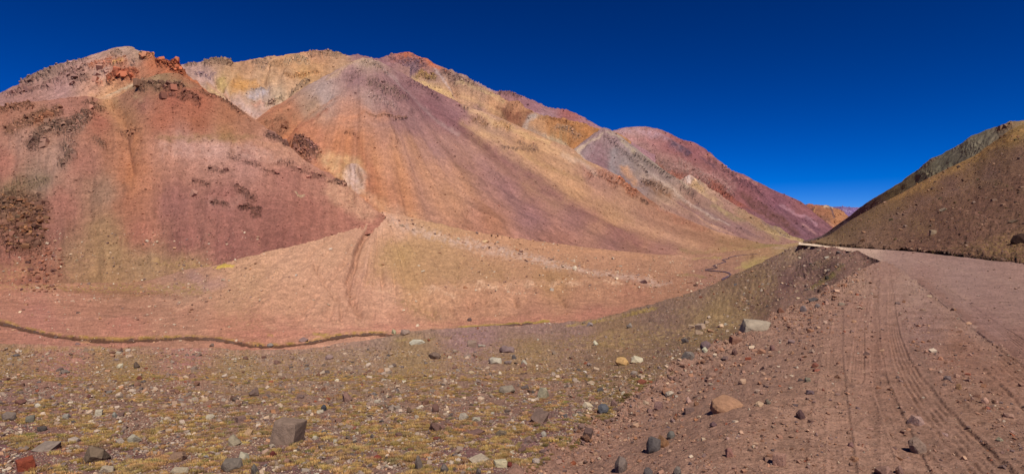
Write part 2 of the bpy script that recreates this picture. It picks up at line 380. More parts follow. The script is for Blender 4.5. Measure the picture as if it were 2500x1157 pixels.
# ---------- grey pyramid and its scree
def paint_m4(PX, PY, P):
    p = Paint(PX, PY, 207, 7)
    th, r = polar(PX, PY, 1470, 240, .0); u = PY - .62*(PX-1480)
    fl = n2(u/9., PX/160., 6)+.6*n2(u/4., PX/110., 9)
    p.base([(1440,370,(155,125,128)),(1480,340,(160,125,125)),(1470,400,(140,100,105)),(1520,400,(150,130,128)),(1520,440,(135,110,115)),(1570,450,(155,125,120)),(1560,400,(150,125,115)),(1620,440,(160,130,120)),
            (1620,480,(175,135,110)),(1680,500,(160,115,98)),(1740,520,(155,115,100)),(1700,540,(165,120,105)),(1800,560,(155,110,102)),(1870,585,(160,115,100)),(1600,520,(165,115,95))])
    p.st([(1470,324,1.5),(1440,347,3),(1410,366,6),(1410,378,5),(1430,395,3)], 4, 4, (212,180,154), .8)
    p.pl([(1477,322),(1498,322),(1516,343),(1552,374),(1545,378),(1505,345)], 3, (198,172,138), .6, .5)
    p.crag([(1480,335),(1510,365),(1550,395),(1580,420)], 5, 5, (120,95,92), .6, .8, 6, .6)
    p.crag([(1545,375),(1600,412),(1660,450),(1690,475)], 4, 4, (130,112,98), .7, .7, 6, .6)
    p.st([(1500,325),(1560,372),(1620,420),(1680,462)], 2, 2.5, (205,180,150), .55, .5)
    p.st([(1560,400),(1620,450),(1690,500),(1780,548)], 2, 3, (205,175,160), .7, .3); p.st([(1460,350),(1440,385)], 8, 9, (130,85,92), .6, .5)
    p.st([(1475,360),(1455,400),(1480,430)], 9, 9, (130,90,98), .5, .4); p.st([(1500,370),(1490,400),(1500,430)], 6, 8, (160,145,145), .6)
    p.pl([(1510,405),(1530,405),(1552,430),(1568,455),(1550,455),(1520,430)], 6, (205,145,105), .8, .4)
    p.st([(1560,425),(1620,455),(1660,475)], 8, 10, (190,155,130), .55, .5)
    p.pl([(1568,440),(1600,440),(1640,470),(1650,490),(1610,480),(1572,460)], 7, (135,90,62), .8, .6, 8)
    p.crag([(1570,442),(1600,450),(1620,465)], 8, 6, (100,72,60), .5, .8, 6, .6)
    p.crag([(1660,458),(1690,478),(1705,495)], 6, 5, (110,80,75), .6, .8, 7, .6)
    p.st([(1640,490),(1720,540),(1800,580)], 2.5, 4, (205,150,120), .6); p.st([(1660,495),(1740,540),(1830,590)], 4, 5, (128,88,90), .65, .3)
    p.st([(1700,500),(1780,545),(1860,585)], 3, 4, (130,95,98), .6, .3); p.st([(1740,500),(1820,545),(1900,583)], 4, 6, (170,145,85), .6, .4)
    p.st([(1620,500),(1700,545),(1780,590)], 4, 5, (140,98,90), .5)
    p.mul(1+.13*np.clip(fl, -1, 1))
    return p.c, p.rock
def g_m4(PX, PY):
    u = PY - .62*(PX-1480)
    return 6.5*n2(u/13., PX/200., 61)*sm((PX-1560)/80) + 2.5*n2(polar(PX, PY, 1478, 290)[0]*9, PY/200., 62)*sm((1600-PX)/80) - 8*stroke(PX, PY, [(1500,335),(1600,412),(1690,470)], 4, 10)*-1
curve_layer('hill', [[(1360,420,1700),(1480,470,1750),(1618,540,1850),(1750,590,1900),(1880,612,2100),(1975,612,2500)],[(1360,395,1850),(1440,395,1900),(1530,420,1950),(1618,500,2000),(1750,560,2050),(1880,596,2200),(1975,604,2600)],
    [(1360,400,2000),(1385,380,2000),(1402,364,2050),(1430,342,2100),(1460,321,2100),(1478,313,2100),(1500,322,2150),(1520,337,2180),(1560,368,2200),(1600,398,2250),(1640,430,2300),(1700,470,2350),(1760,508,2450),(1830,546,2600),(1900,578,2700),(1975,598,2800)]],
    step=2.0, disp=std_disp(12, 2050, .5, .8, g_m4, seed=7), paint=paint_m4, mat=terrain_mat('grey_scree', 2.2, 0.32), sat=.9, tint=(1.02, 1, .93), label='grey violet scree pyramid with a pale crest', cat=None)
# ---------- ochre amphitheatre ridge
def paint_m1(PX, PY, P):
    p = Paint(PX, PY, 208, 10)
    p.base([(450,165,(185,140,125)),(530,150,(170,125,95)),(600,160,(190,135,95)),(700,145,(200,140,90)),(770,130,(200,135,95)),(830,140,(190,140,100)),(870,140,(150,105,105)),(910,145,(150,100,105)),
            (500,185,(190,145,130)),(560,190,(195,145,100)),(540,210,(205,160,95)),(590,215,(205,145,70)),(650,205,(200,145,90)),(620,235,(195,150,110)),(700,190,(190,140,100)),(740,185,(205,150,85)),(770,170,(195,140,90)),(640,225,(180,155,145)),
            (680,235,(200,165,130)),(640,260,(205,160,140)),(580,245,(200,155,135)),(600,270,(200,160,145)),(650,290,(195,140,110)),(720,210,(200,150,110)),(850,170,(190,145,105))], 3.2)
    p.pl([(562,205),(590,190),(625,195),(640,210),(600,225),(558,225)], 8, (210,142,60), .75, .4, 12)
    p.pl([(520,190),(545,185),(552,215),(530,218)], 6, (215,175,100), .7, .5)
    p.st([(505,190,4),(525,215,5),(555,235,5),(600,262,5),(640,292,4)], 5, 5, (205,165,150), .7); p.st([(510,205),(560,240),(610,275),(640,300)], 3, 4, (205,130,75), .5)
    p.pl([(600,235),(625,222),(655,215),(650,235),(610,245)], 6, (175,160,165), .65, .5, 8)
    p.pl([(618,250),(640,245),(650,258),(625,265)], 5, (205,140,110), .7)
    p.crag([(505,156),(530,148),(560,150)], 10, 7, (145,115,90), .8, .5, 9, 1.3); p.crag([(455,160),(480,158)], 5, 4, (130,100,80), .8, .6, 8)
    p.crag([(480,180),(505,182),(520,178)], 4, 4, (140,115,125), .7, .6, 8); p.crag([(620,155),(650,150),(640,165)], 9, 8, (160,130,110), .7, .7, 8)
    p.crag([(700,150),(720,140),(745,150)], 8, 6, (175,155,125), .7, .6, 8); p.crag([(755,135),(790,132),(825,132)], 8, 6, (145,120,100), .7, .6, 8)
    p.crag([(660,160),(690,152)], 6, 5, (165,125,85), .6, .6, 8); p.crag([(700,190),(740,182),(775,175)], 7, 6, (190,130,70), .7, .7, 8)
    p.crag([(620,220),(645,215)], 5, 5, (170,160,160), .7, .6, 6); p.crag([(655,260),(675,250),(690,240)], 6, 5, (190,160,120), .8, .7, 7)
    p.crag([(660,258),(672,255)], 4, 3, (110,70,60), .9, .4, 6, 1.5); p.crag([(715,225),(735,212),(750,208)], 7, 5, (130,110,90), .8, .5, 7); p.crag([(530,192),(545,196)], 5, 4, (205,170,100), .7, .5, 6)
    p.st([(845,132),(880,132),(930,142)], 6, 5, (135,90,95), .7, .4)
    fl = fbm2(PX/12., PY/38., 3, 88); p.mul(1+.14*np.clip(2*fl, -1, 1))
    p.rock = np.maximum(p.rock, .22)
    return p.c, p.rock
def g_m1(PX, PY):
    g = 6*fbm2(PX/26., PY/70., 3, 66)
    for s, a, w in (([(600,160),(560,215),(545,235)], 12, 12), ([(660,155),(640,200),(660,235)], -10, 12), ([(720,150),(690,200)], 9, 14), ([(505,185),(560,240),(640,292)], -16, 12), ([(760,150),(720,215),(690,260)], -7, 12), ([(520,160),(500,190)], 6, 9)):
        g = g + a*stroke(PX, PY, s, 2, w)
    return g
curve_layer('mountain', [[(380,330,1050),(560,330,1050),(640,345,1050),(800,330,1150),(1000,330,1300)],[(380,250,1150),(560,250,1180),(640,270,1180),(800,230,1300),(1000,230,1450)],
    [(380,166,1700),(420,162,1700),(450,158,1700),(480,155,1700),(500,150,1700),(515,147,1700),(530,143,1700),(545,143,1700),(560,147,1700),(572,153,1700),(620,145,1720),(700,134,1750),(740,128,1750),(770,124,1750),(800,125,1750),(830,130,1750),(850,136,1760),(870,134,1760),(890,137,1760),(930,148,1760),(1000,165,1800)]],
    step=2.2, disp=std_disp(13, 1450, .8, 1., g_m1, seed=8), paint=paint_m1, mat=terrain_mat('ochre_bowl', 1.6, 0.36), sat=.88, gain=1.0, label='ochre and yellow rock bowl under a long crest', cat=None)
# ---------- central scree pyramid
def paint_m2(PX, PY, P):
    p = Paint(PX, PY, 209, 9)
    th, r = polar(PX, PY, 880, 60, .25)
    fl = n2(th*22, r/320., 4)+.7*n2(th*55, r/240., 7)+.4*n2(th*120, r/200., 12)
    cx = np.clip(fl, -1.2, 1.2)
    p.base([(890,150,(185,150,130)),(870,190,(155,110,112)),(930,210,(150,105,105)),(980,220,(145,98,100)),(1050,260,(140,92,95)),(1000,300,(160,112,108)),(900,240,(175,135,125)),(860,270,(190,130,105)),
            (790,230,(175,145,138)),(760,260,(170,130,105)),(700,290,(180,110,75)),(760,330,(190,120,92)),(690,330,(175,105,75)),(850,340,(190,120,85)),(850,420,(178,112,80)),(950,400,(195,132,100)),(950,470,(185,120,88)),
            (1000,360,(188,132,110)),(1080,360,(168,120,112)),(1100,300,(150,100,104)),(1050,420,(192,134,108)),(1100,470,(188,132,105)),(1200,400,(165,115,108)),(1250,450,(158,108,105)),(1300,430,(175,125,100)),
            (1200,540,(168,112,92)),(1300,520,(155,105,102)),(1400,530,(150,102,100)),(1500,580,(148,100,98)),(1600,610,(155,105,98)),(1400,470,(185,135,105)),(1500,530,(180,130,100)),(1600,570,(172,120,95)),
            (1300,350,(185,135,100)),(1200,310,(175,130,105)),(1380,400,(190,140,110)),(1450,420,(178,125,112)),(1700,590,(165,115,90)),(1800,600,(160,115,85)),(1900,600,(155,125,80)),(1350,590,(160,105,90))], 3.2)
    # apex and ridges
    p.st([(800,195),(850,160),(890,146)], 5, 7, (205,160,125), .7); p.crag([(895,155),(925,165),(940,175)], 9, 8, (150,125,105), .7, .7, 8)
    p.crag([(850,195),(870,185),(885,175)], 9, 8, (120,90,85), .6, .7, 8, .6); p.crag([(905,205),(960,225),(985,240)], 11, 9, (135,110,95), .7, .7, 8)
    p.crag([(900,230),(940,250),(965,262)], 9, 9, (195,165,155), .5, .8, 7, .6); p.crag([(1000,200),(1040,215),(1070,240)], 8, 7, (110,72,78), .7, .7, 8, .8)
    p.st([(935,165),(1000,230),(1060,285),(1120,330)], 3, 6, (190,155,148), .6); p.st([(980,230),(1060,270),(1130,320),(1230,390),(1330,455),(1430,520),(1560,590)], 10, 16, (132,82,86), .72, .35, 20, None)
    p.st([(900,210),(960,290),(1060,350),(1200,440),(1340,540)], 12, 20, (150,100,100), .45, .5)
    p.st([(1180,330),(1300,400),(1450,490),(1600,570),(1700,600)], 9, 16, (196,145,110), .6, .4)
    p.st([(1130,300),(1220,340),(1320,400),(1420,440)], 6, 12, (198,150,105), .6, .4)
    p.st([(1330,360),(1400,385),(1460,410)], 7, 9, (205,155,115), .7); p.st([(1130,262),(1190,290),(1260,320),(1340,350)], 4, 6, (205,160,110), .6)
    p.st([(830,290),(880,282),(940,285)], 10, 14, (205,130,92), .6, .4); p.crag([(900,283),(940,284),(990,286)], 2.5, 2, (130,90,65), .8, .5, 5, .8)
    p.crag([(843,325),(875,325)], 3, 3, (120,75,60), .7, .6, 6, .7); p.st([(875,330),(890,380),(880,430)], 4, 9, (160,95,75), .5, .4)
    p.crag([(1155,290),(1185,300)], 8, 6, (150,110,75), .8, .6, 8); p.crag([(1215,300),(1240,312)], 7, 5, (170,125,75), .8, .6, 8); p.crag([(1120,258),(1140,268)], 5, 5, (110,75,75), .7, .7, 7)
    p.crag([(1225,358),(1260,358),(1310,365)], 4, 4, (110,85,85), .8, .7, 6, .9); p.crag([(1270,345),(1310,358)], 4, 4, (120,90,92), .6, .7, 6, .8)
    p.crag([(1440,425),(1475,430),(1500,445)], 9, 7, (150,95,75), .8, .6, 8); p.crag([(1515,437),(1530,450),(1545,465)], 10, 7, (170,95,55), .85, .5, 8)
    p.st([(1540,460),(1600,500),(1660,535),(1720,560)], 7, 7, (160,100,80), .7, .4); p.crag([(1565,487),(1580,495)], 4, 3, (90,65,60), .8, .3, 6); p.crag([(1610,505),(1650,520),(1690,535)], 4, 4, (175,140,140), .7, .7, 6, .6)
    p.st([(1600,500),(1700,545),(1800,580)], 2, 4, (200,145,120), .6); p.st([(1650,560),(1750,590),(1830,603)], 5, 8, (140,95,75), .5)
    p.st([(1370,375),(1420,400),(1460,430)], 5, 6, (205,170,155), .55, .4)
    # left flank streaks
    p.pl([(630,300),(700,262),(740,285),(690,340),(650,320)], 12, (165,115,85), .5, .5); p.crag([(655,300),(690,290),(700,305),(665,318)], 7, 7, (120,80,60), .7, .7, 8, .6)
    p.st([(690,335),(760,270),(820,240)], 5, 9, (205,125,85), .5, .5); p.st([(700,345),(760,300),(800,270)], 3, 6, (175,95,70), .6, .5)
    # ravine rocks
    p.crag([(733,362),(757,376)], 22, 10, (112,80,82), .9, .45, 9, 1.5)
    p.pl([(775,385),(800,370),(880,385),(895,430),(890,465),(860,470),(820,430),(785,405)], 10, (205,160,120), .75, .4); p.pl([(840,420),(870,405),(893,430),(893,470),(870,472),(845,450)], 7, (205,170,165), .85, .3, 10)
    p.pl([(895,380),(925,420),(930,500),(900,510),(890,440)], 14, (170,100,75), .5)
    # greenish foot near the valley floor
    p.st([(1660,612),(1760,612),(1860,605),(1930,598)], 6, 8, (160,130,85), .5, .6); p.pl([(860,455),(900,470),(960,500),(1060,545),(1000,545),(930,520)], 12, (200,145,115), .8, .3)
    p.st([(1750,590),(1850,598)], 3, 5, (170,140,85), .3, .7)
    cx = cx+.8*n2(th*230, r/170., 14); s = 1+(.085+.06*sm((PX-960)/160))*cx*(1-.6*sm((PX-1300)/400))*sm((r-40)/100); p.mul(s)
    u = PY-.64*(PX-890)+.00022*(PX-890)**2
    p.mul(1+.17*sm((PX-1000)/160)*np.clip(n2(u/26., PX/420., 74)+.6*n2(u/10., PX/260., 75)+.4*n2(u/4.5, PX/140., 76), -1.3, 1.3))
    warm = (.5+.5*np.clip(n2(th*14, r/500., 91)*1.6, -1, 1))*sm((PY-260)/100)
    p.c *= np.stack([1+.05*(warm-.5), 1+.0*warm, 1-.22*(warm-.5)], -1)
    return p.c, p.rock
def g_m2(PX, PY):
    k_ = .6+.4*sm((PX-980)/200)
    g = k_*gul(885, 70, 13, 5, 55, .25, 400)(PX, PY)
    g = g + k_*gul(885, 70, 45, 1.6, 57, .25, 300)(PX, PY)
    g += 10*stroke(PX, PY, [(905,150),(960,215),(1000,270)], 3, 14) + 8*stroke(PX, PY, [(880,160),(880,240),(900,300)], 4, 25)
    g -= 9*stroke(PX, PY, [(940,165),(1010,235),(1120,330)], 2, 12)
    g += 10*stroke(PX, PY, [(1130,262),(1262,310),(1402,366),(1520,440)], 4, 16)
    g -= 7*stroke(PX, PY, [(1140,290),(1262,345),(1402,410)], 4, 18)
    g -= 10*stroke(PX, PY, [(660,330),(740,280),(800,235)], 3, 14) + -7*stroke(PX, PY, [(690,345),(770,300),(830,250)], 3, 12)
    u = PY-.64*(PX-890)+.00022*(PX-890)**2; rt = sm((PX-1000)/160)*sm((620-PY)/40)
    g += rt*(8*n2(u/30., PX/420., 71)+4.5*n2(u/13., PX/260., 72)+2*n2(u/6., PX/160., 73))
    g += 9*stroke(PX, PY, [(885,150),(800,200),(700,262),(632,302)], 2, 12) - 9*stroke(PX, PY, [(880,185),(800,235),(720,300),(690,360)], 3, 15) + 7*stroke(PX, PY, [(900,160),(930,260),(960,340)], 3, 20)
    g += 16*stroke(PX, PY, [(735,362),(757,376)], 16, 16)
    g += 10*stroke(PX, PY, [(850,412),(880,415),(892,445)], 6, 10)
    g += 5*stroke(PX, PY, [(1560,470),(1650,520),(1750,565)], 3, 9) - 5*stroke(PX, PY, [(1600,520),(1700,560),(1800,590)], 3, 9)
    return g
curve_layer('mountain', [[(560,420,560),(700,460,560),(850,530,520),(920,560,480),(1050,585,500),(1200,615,560),(1400,640,680),(1640,660,900),(1750,655,1150),(1880,628,1500),(1975,612,1900)],
    [(560,380,700),(700,380,740),(850,400,700),(920,420,660),(1050,460,690),(1200,500,760),(1400,550,900),(1640,605,1250),(1750,615,1450),(1880,611,1750),(1975,606,2100)],
    [(560,345,850),(700,290,950),(850,250,980),(920,255,970),(1050,320,1050),(1200,390,1150),(1400,470,1350),(1640,572,1600),(1750,592,1720),(1880,604,1900),(1975,602,2200)],
    [(560,345,900),(600,315,950),(627,292,1000),(660,268,1050),(697,245,1100),(752,208,1200),(807,180,1280),(862,151,1350),(880,145,1380),(893,143,1400),(908,145,1420),(940,158,1450),(965,170,1480),(986,181,1500),(1010,196,1520),(1041,212,1550),(1097,239,1580),(1152,268,1600),(1207,284,1620),(1262,308,1650),(1300,322,1670),(1332,338,1680),(1365,350,1690),(1402,366,1700),(1419,382,1700),(1447,399,1710),(1480,416,1720),(1516,438,1740),(1563,471,1760),(1618,509,1800),(1680,537,1850),(1750,565,1900),(1820,585,2000),(1880,597,2150),(1975,600,2400)]],
    step=2.2, disp=std_disp(14, 1000, .45, 1., g_m2, seed=9), paint=paint_m2, mat=terrain_mat('salmon_scree', .95, 0.35), sat=.88, gain=1.0, tint=(1.05, 1.01, .87), label='great salmon and violet scree pyramid above the fan', cat=None)
# ---------- left back peak
def paint_l2(PX, PY, P):
    p = Paint(PX, PY, 210, 9)
    p.base([(0,240,(170,120,112)),(60,215,(175,125,112)),(120,180,(160,120,105)),(200,150,(180,132,118)),(300,122,(180,142,125)),(340,135,(170,135,115)),(250,165,(195,150,135)),(150,215,(180,130,125)),(60,240,(175,120,110)),
            (230,215,(195,135,110)),(280,215,(205,140,95)),(300,185,(180,95,60)),(370,155,(190,105,65)),(420,160,(185,100,60)),(320,210,(200,125,80)),(250,235,(210,160,120)),(170,185,(170,125,115)),(480,210,(185,105,65)),(560,255,(190,110,75))])
    p.crag([(60,205),(100,188),(130,172),(150,165)], 10, 9, (130,105,95), .8, .6, 10); p.crag([(20,232),(60,222),(90,215)], 6, 6, (135,95,90), .6, .7, 9)
    p.crag([(170,155),(210,145)], 7, 6, (150,120,110), .6, .7, 9); p.crag([(150,185),(190,170),(210,160)], 8, 7, (145,105,95), .7, .7, 9); p.crag([(110,215),(150,195),(190,182)], 10, 8, (140,100,92), .7, .6, 10)
    p.crag([(180,200),(210,190)], 8, 7, (125,90,80), .7, .6, 8); p.crag([(230,190),(260,172)], 6, 6, (160,125,115), .7, .6, 8); p.crag([(270,140),(295,128)], 5, 5, (150,120,100), .7, .7, 8)
    p.crag([(225,165),(270,150),(300,150)], 10, 7, (190,105,60), .8, .5, 9); p.crag([(268,198),(290,185),(315,182)], 10, 6, (165,80,48), .95, .4, 9, 1.4); p.crag([(318,180),(335,175)], 6, 5, (175,90,55), .9, .4, 8, 1.2)
    p.crag([(285,155),(300,150)], 6, 5, (215,165,90), .8, .5, 7); p.crag([(350,140),(375,145)], 7, 5, (200,130,75), .8, .5, 7, 1.2); p.crag([(390,155),(420,158),(445,178)], 10, 7, (190,100,55), .9, .5, 8, 1.3)
    p.crag([(330,155),(320,165)], 6, 5, (160,130,120), .6, .6, 8); p.crag([(235,195),(245,205)], 5, 5, (175,90,60), .8, .6, 7)
    p.crag([(345,132),(362,138)], 4, 3, (130,110,95), .8, .4, 7)
    p.pl([(200,240),(260,212),(300,200),(360,190),(330,215),(270,240)], 9, (222,155,105), .6, .3); p.st([(262,232),(300,212),(350,196)], 4, 5, (200,180,150), .85, .3)
    fl = n2((PY+.55*PX)/7., (PX-.55*PY)/90., 15)+.5*n2((PY+.55*PX)/3.4, (PX-.55*PY)/60., 16); p.mul(1+.13*np.clip(fl, -1, 1))
    p.rock = np.maximum(p.rock, .15)
    return p.c, p.rock
def g_l2(PX, PY):
    g = 4*n2((PY+.55*PX)/17., (PX-.55*PY)/120., 18)
    g += 10*stroke(PX, PY, [(60,205),(130,172)], 3, 9) + 10*stroke(PX, PY, [(270,190),(330,172)], 3, 7) + 9*stroke(PX, PY, [(350,140),(440,165)], 2, 8) + 7*stroke(PX, PY, [(110,212),(200,182)], 3, 8)
    g -= 9*stroke(PX, PY, [(210,235),(290,212),(340,196)], 4, 14)
    return g
curve_layer('mountain', [[(-400,420,640),(0,320,640),(250,300,640),(400,250,630),(600,330,600)],[(-400,400,720),(0,265,720),(250,225,740),(400,190,680),(600,310,640)],
    [(-400,440,850),(-150,325,850),(-60,262,850),(0,229,850),(30,215,850),(55,203,850),(85,183,850),(110,171,850),(140,157,850),(170,150,850),(200,143,850),(230,134,850),(262,123,850),(290,115,850),(310,113,850),(325,117,840),(340,126,830),(350,128,820),(368,137,800),(385,146,780),(400,145,760),(415,150,740),(428,150,720),(440,160,710),(448,170,700),(460,186,690),(480,202,680),(500,220,670),(540,248,660),(600,285,650)]],
    step=2.2, disp=std_disp(12, 740, .7, 1., g_l2, seed=10), paint=paint_l2, mat=terrain_mat('rust_rock', .8, 0.41), sat=.87, gain=.97, tint=(1.02, 1.01, .94), label='left peak with rust red crags and pale scree', cat=None)
# ---------- left front dome
def paint_l1(PX, PY, P):
    p = Paint(PX, PY, 211, 11)
    p.base([(0,280,(160,100,80)),(60,265,(165,105,85)),(150,255,(165,105,92)),(210,245,(160,100,85)),(270,250,(180,130,90)),(300,235,(155,100,78)),(340,215,(150,100,75)),(390,192,(150,110,80)),(440,195,(160,100,70)),
            (350,250,(155,95,80)),(420,240,(160,85,65)),(480,260,(165,90,65)),(560,280,(165,100,70)),(600,310,(165,105,80)),(480,300,(160,90,62)),(550,330,(160,105,65)),(400,290,(165,92,68)),(300,290,(165,110,75)),(250,290,(160,90,72)),
            (650,350,(180,120,100)),(700,380,(185,125,105)),(450,345,(180,125,115)),(530,360,(190,135,125)),(400,360,(175,115,95)),(600,400,(175,118,108)),(700,430,(165,102,90)),(780,450,(170,108,92)),(850,490,(175,112,90)),
            (320,340,(170,105,75)),(320,420,(175,105,72)),(320,500,(165,100,75)),(340,570,(165,98,80)),(430,500,(150,92,85)),(550,500,(152,92,84)),(650,520,(150,90,80)),(750,520,(160,95,82)),(850,530,(165,100,85)),
            (450,580,(150,90,82)),(560,600,(148,88,80)),(680,590,(150,88,78)),(250,470,(150,108,88)),(250,560,(155,112,80)),(270,620,(162,120,84)),(180,620,(152,108,82)),(360,640,(155,115,85)),(450,650,(160,115,85)),
            (100,300,(160,110,90)),(60,350,(165,115,100)),(130,390,(165,120,105)),(100,440,(150,115,98)),(0,400,(165,100,85)),(40,480,(140,100,75)),(60,560,(130,78,62)),(30,620,(150,90,75)),(100,640,(155,95,75)),(150,500,(155,95,82)),(200,400,(160,100,85)),(130,570,(145,90,78)),
            (60,690,(160,95,75)),(250,690,(155,110,75))], 3.4)
    p.st([(262,250),(300,290),(330,330),(318,400),(322,470)], 8, 16, (190,115,70), .55, .4, 20); p.st([(330,235),(350,245)], 4, 8, (205,165,120), .4, .6)
    p.st([(255,235),(300,222),(345,205),(385,188)], 3, 5, (195,165,125), .5, .5)
    p.pl([(345,215),(385,190),(440,190),(480,215),(420,212),(380,222)], 8, (140,115,85), .5, .5)
    p.pl([(380,330),(450,325),(560,325),(640,335),(600,345),(480,345),(400,345)], 8, (148,110,70), .6, .5)
    p.pl([(390,350),(470,340),(560,345),(660,365),(700,395),(600,390),(480,380),(400,390)], 12, (200,150,140), .4, .6)
    p.st([(585,345),(680,355),(740,385)], 4, 8, (205,140,105), .5, .4); p.st([(640,350),(700,375),(780,420),(850,465),(910,515)], 4, 7, (190,130,105), .5, .3)
    p.pl([(800,430),(860,462),(925,520),(905,540),(850,520),(790,470)], 14, (196,140,112), .75, .3)
    # crags
    p.crag([(345,210),(380,208),(410,215),(440,212)], 10, 6, (105,72,62), .9, .5, 9, 1.3); p.crag([(400,238),(420,235)], 6, 5, (110,72,65), .8, .5, 8, 1.1); p.crag([(440,238),(460,240),(475,252)], 10, 6, (115,72,60), .85, .5, 8, 1.1)
    p.crag([(490,225),(520,240)], 6, 6, (110,75,55), .7, .6, 8, 1.); p.crag([(540,240),(575,262),(600,275)], 7, 5, (110,75,62), .85, .5, 8, 1.2)
    p.crag([(655,330),(680,338),(690,348)], 8, 5, (95,65,62), .9, .3, 8, 1.4)
    p.crag([(0,265),(40,262),(70,255)], 8, 5, (130,85,60), .8, .6, 9, 1.); p.crag([(20,320),(60,300),(100,280),(140,275)], 14, 8, (130,88,62), .85, .6, 10, 1.2); p.crag([(85,300),(120,285)], 8, 7, (175,100,55), .6, .6, 10)
    p.crag([(90,340),(110,320),(130,310),(165,320),(190,300),(210,285)], 16, 9, (112,88,75), .85, .6, 10, 1.2); p.crag([(75,355),(105,345)], 10, 6, (100,70,62), .8, .4, 9, 1.3); p.crag([(215,250),(245,262)], 8, 7, (115,82,65), .8, .6, 9)
    p.crag([(165,365),(175,385),(150,400)], 10, 7, (110,85,72), .8, .6, 9); p.crag([(235,340),(250,355)], 9, 8, (120,92,78), .7, .6, 9); p.crag([(300,325),(335,320)], 8, 7, (130,90,75), .6, .7, 8)
    p.crag([(200,300),(180,340),(170,380)], 12, 12, (140,115,105), .5, .7, 8, .7)
    for a, b in ((478,445),(520,415),(600,400),(560,380),(680,395),(640,420),(720,410),(760,425),(810,440)):
        p.crag([(a,b),(a+28,b+5)], 7, 8, (120,80,70), .6, .8, 7, .9)
    p.crag([(532,502),(552,502)], 8, 5, (115,75,62), .85, .5, 7, 1.2); p.crag([(590,506),(630,515)], 7, 5, (110,72,62), .9, .5, 7, 1.2); p.crag([(575,460),(600,475),(622,483)], 8, 6, (125,82,70), .8, .6, 7, 1.)
    p.crag([(615,525),(632,530)], 6, 4, (110,72,62), .9, .4, 6, 1.); p.crag([(722,468),(742,483)], 2.5, 2.5, (200,175,140), .95, .3, 6, .5)
    p.crag([(820,440),(840,452)], 6, 5, (95,68,62), .85, .4, 8, 1.3)
    p.st([(520,500),(560,500),(600,480)], 12, 12, (188,130,118), .4, .6)
    # boulder field at the left edge
    p.crag([(0,500),(50,490),(95,500),(90,540),(20,570),(40,600),(90,590)], 24, 14, (105,72,55), .7, .5, 12, 1.); p.crag([(20,470),(60,450),(110,440)], 12, 12, (125,105,75), .6, .7, 10, .6)
    # ochre grass at the foot
    gr = np.clip(.5+2.5*fbm2(PX/9., PY/5., 4, 33), 0, 1)
    p.mix(poly(p.px, p.py, [(230,560),(300,560),(330,620),(520,640),(520,665),(380,700),(160,700),(150,650)], 18)*gr*.5, (164,120,80))
    p.mix(poly(p.px, p.py, [(-100,650),(60,640),(100,660),(40,690),(-100,690)], 10)*gr*.5, (164,120,78)); p.mix(stroke(p.px, p.py, [(380,640),(520,645)], 8, 8)*gr*.5, (172,130,78))
    fl = n2((PX-300)/26.+.2*n2(PX/80, PY/80, 1), PY/170., 19)+.5*n2(PX/9., PY/60., 20); fl = fl+.6*n2((PX-300)/4.5+.1*PY, PY/50., 23); p.mul(1+.13*np.clip(fl, -1.4, 1.4)*sm((PY-300)/80))
    return p.c, p.rock
def g_l1(PX, PY):
    g = 7*fbm2(PX/60., PY/140., 3, 67) + 3.5*n2(PX/19.+.3*n2(PX/50., PY/50., 4), PY/150., 68)*sm((PY-250)/80)
    for s, a, w in (([(262,250),(300,300),(320,420)], -18, 26), ([(345,212),(440,215),(480,250)], 14, 16), ([(85,350),(120,320),(200,290)], 14, 18), ([(395,350),(420,420),(430,520)], 8, 40),
                    ([(170,300),(170,400),(120,470)], 10, 30), ([(600,400),(640,480),(640,560)], 7, 40), ([(225,440),(200,560)], -8, 40), ([(640,300),(700,345),(840,445)], 6, 12), ([(0,300),(120,285)], 10, 12), ([(300,640),(360,560)], 6, 40)):
        g = g + a*stroke(PX, PY, s, 2, w)
    return g
curve_layer('hill', [[(-400,745,262),(0,740,262),(200,732,266),(400,718,270),(520,705,272),(700,640,292),(850,590,350),(940,556,396)],[(-400,690,296),(0,690,296),(200,685,300),(400,665,300),(520,645,305),(700,600,325),(850,565,375),(940,548,400)],
    [(-400,480,390),(0,470,390),(200,440,400),(320,440,400),(520,430,420),(700,490,410),(850,528,405),(940,540,408)],
    [(-400,340,480),(-150,290,500),(0,262,520),(30,256,522),(60,250,525),(100,247,528),(150,241,535),(185,237,538),(210,235,540),(235,240,546),(262,245,550),(290,235,555),(310,222,558),(340,200,560),(365,189,562),(390,182,565),(412,178,567),(432,179,570),(450,188,570),(475,203,568),(500,221,565),(530,237,560),(560,252,555),(590,271,550),(622,292,545),(640,305,540),(660,322,532),(690,343,525),(715,365,518),(740,388,510),(760,402,503),(800,424,490),(830,443,480),(850,458,470),(880,480,440),(910,507,424),(940,530,416)]],
    step=2.0, disp=std_disp(14, 400, .8, 1., g_l1, seed=12, rockwl=8), paint=paint_l1, mat=terrain_mat('red_scree', .42, 0.38, bd=1.1), sat=.85, gain=1.05, tint=(1.03, 1.03, .91), label='red and mauve scree dome on the left', cat=None, tag='L1')
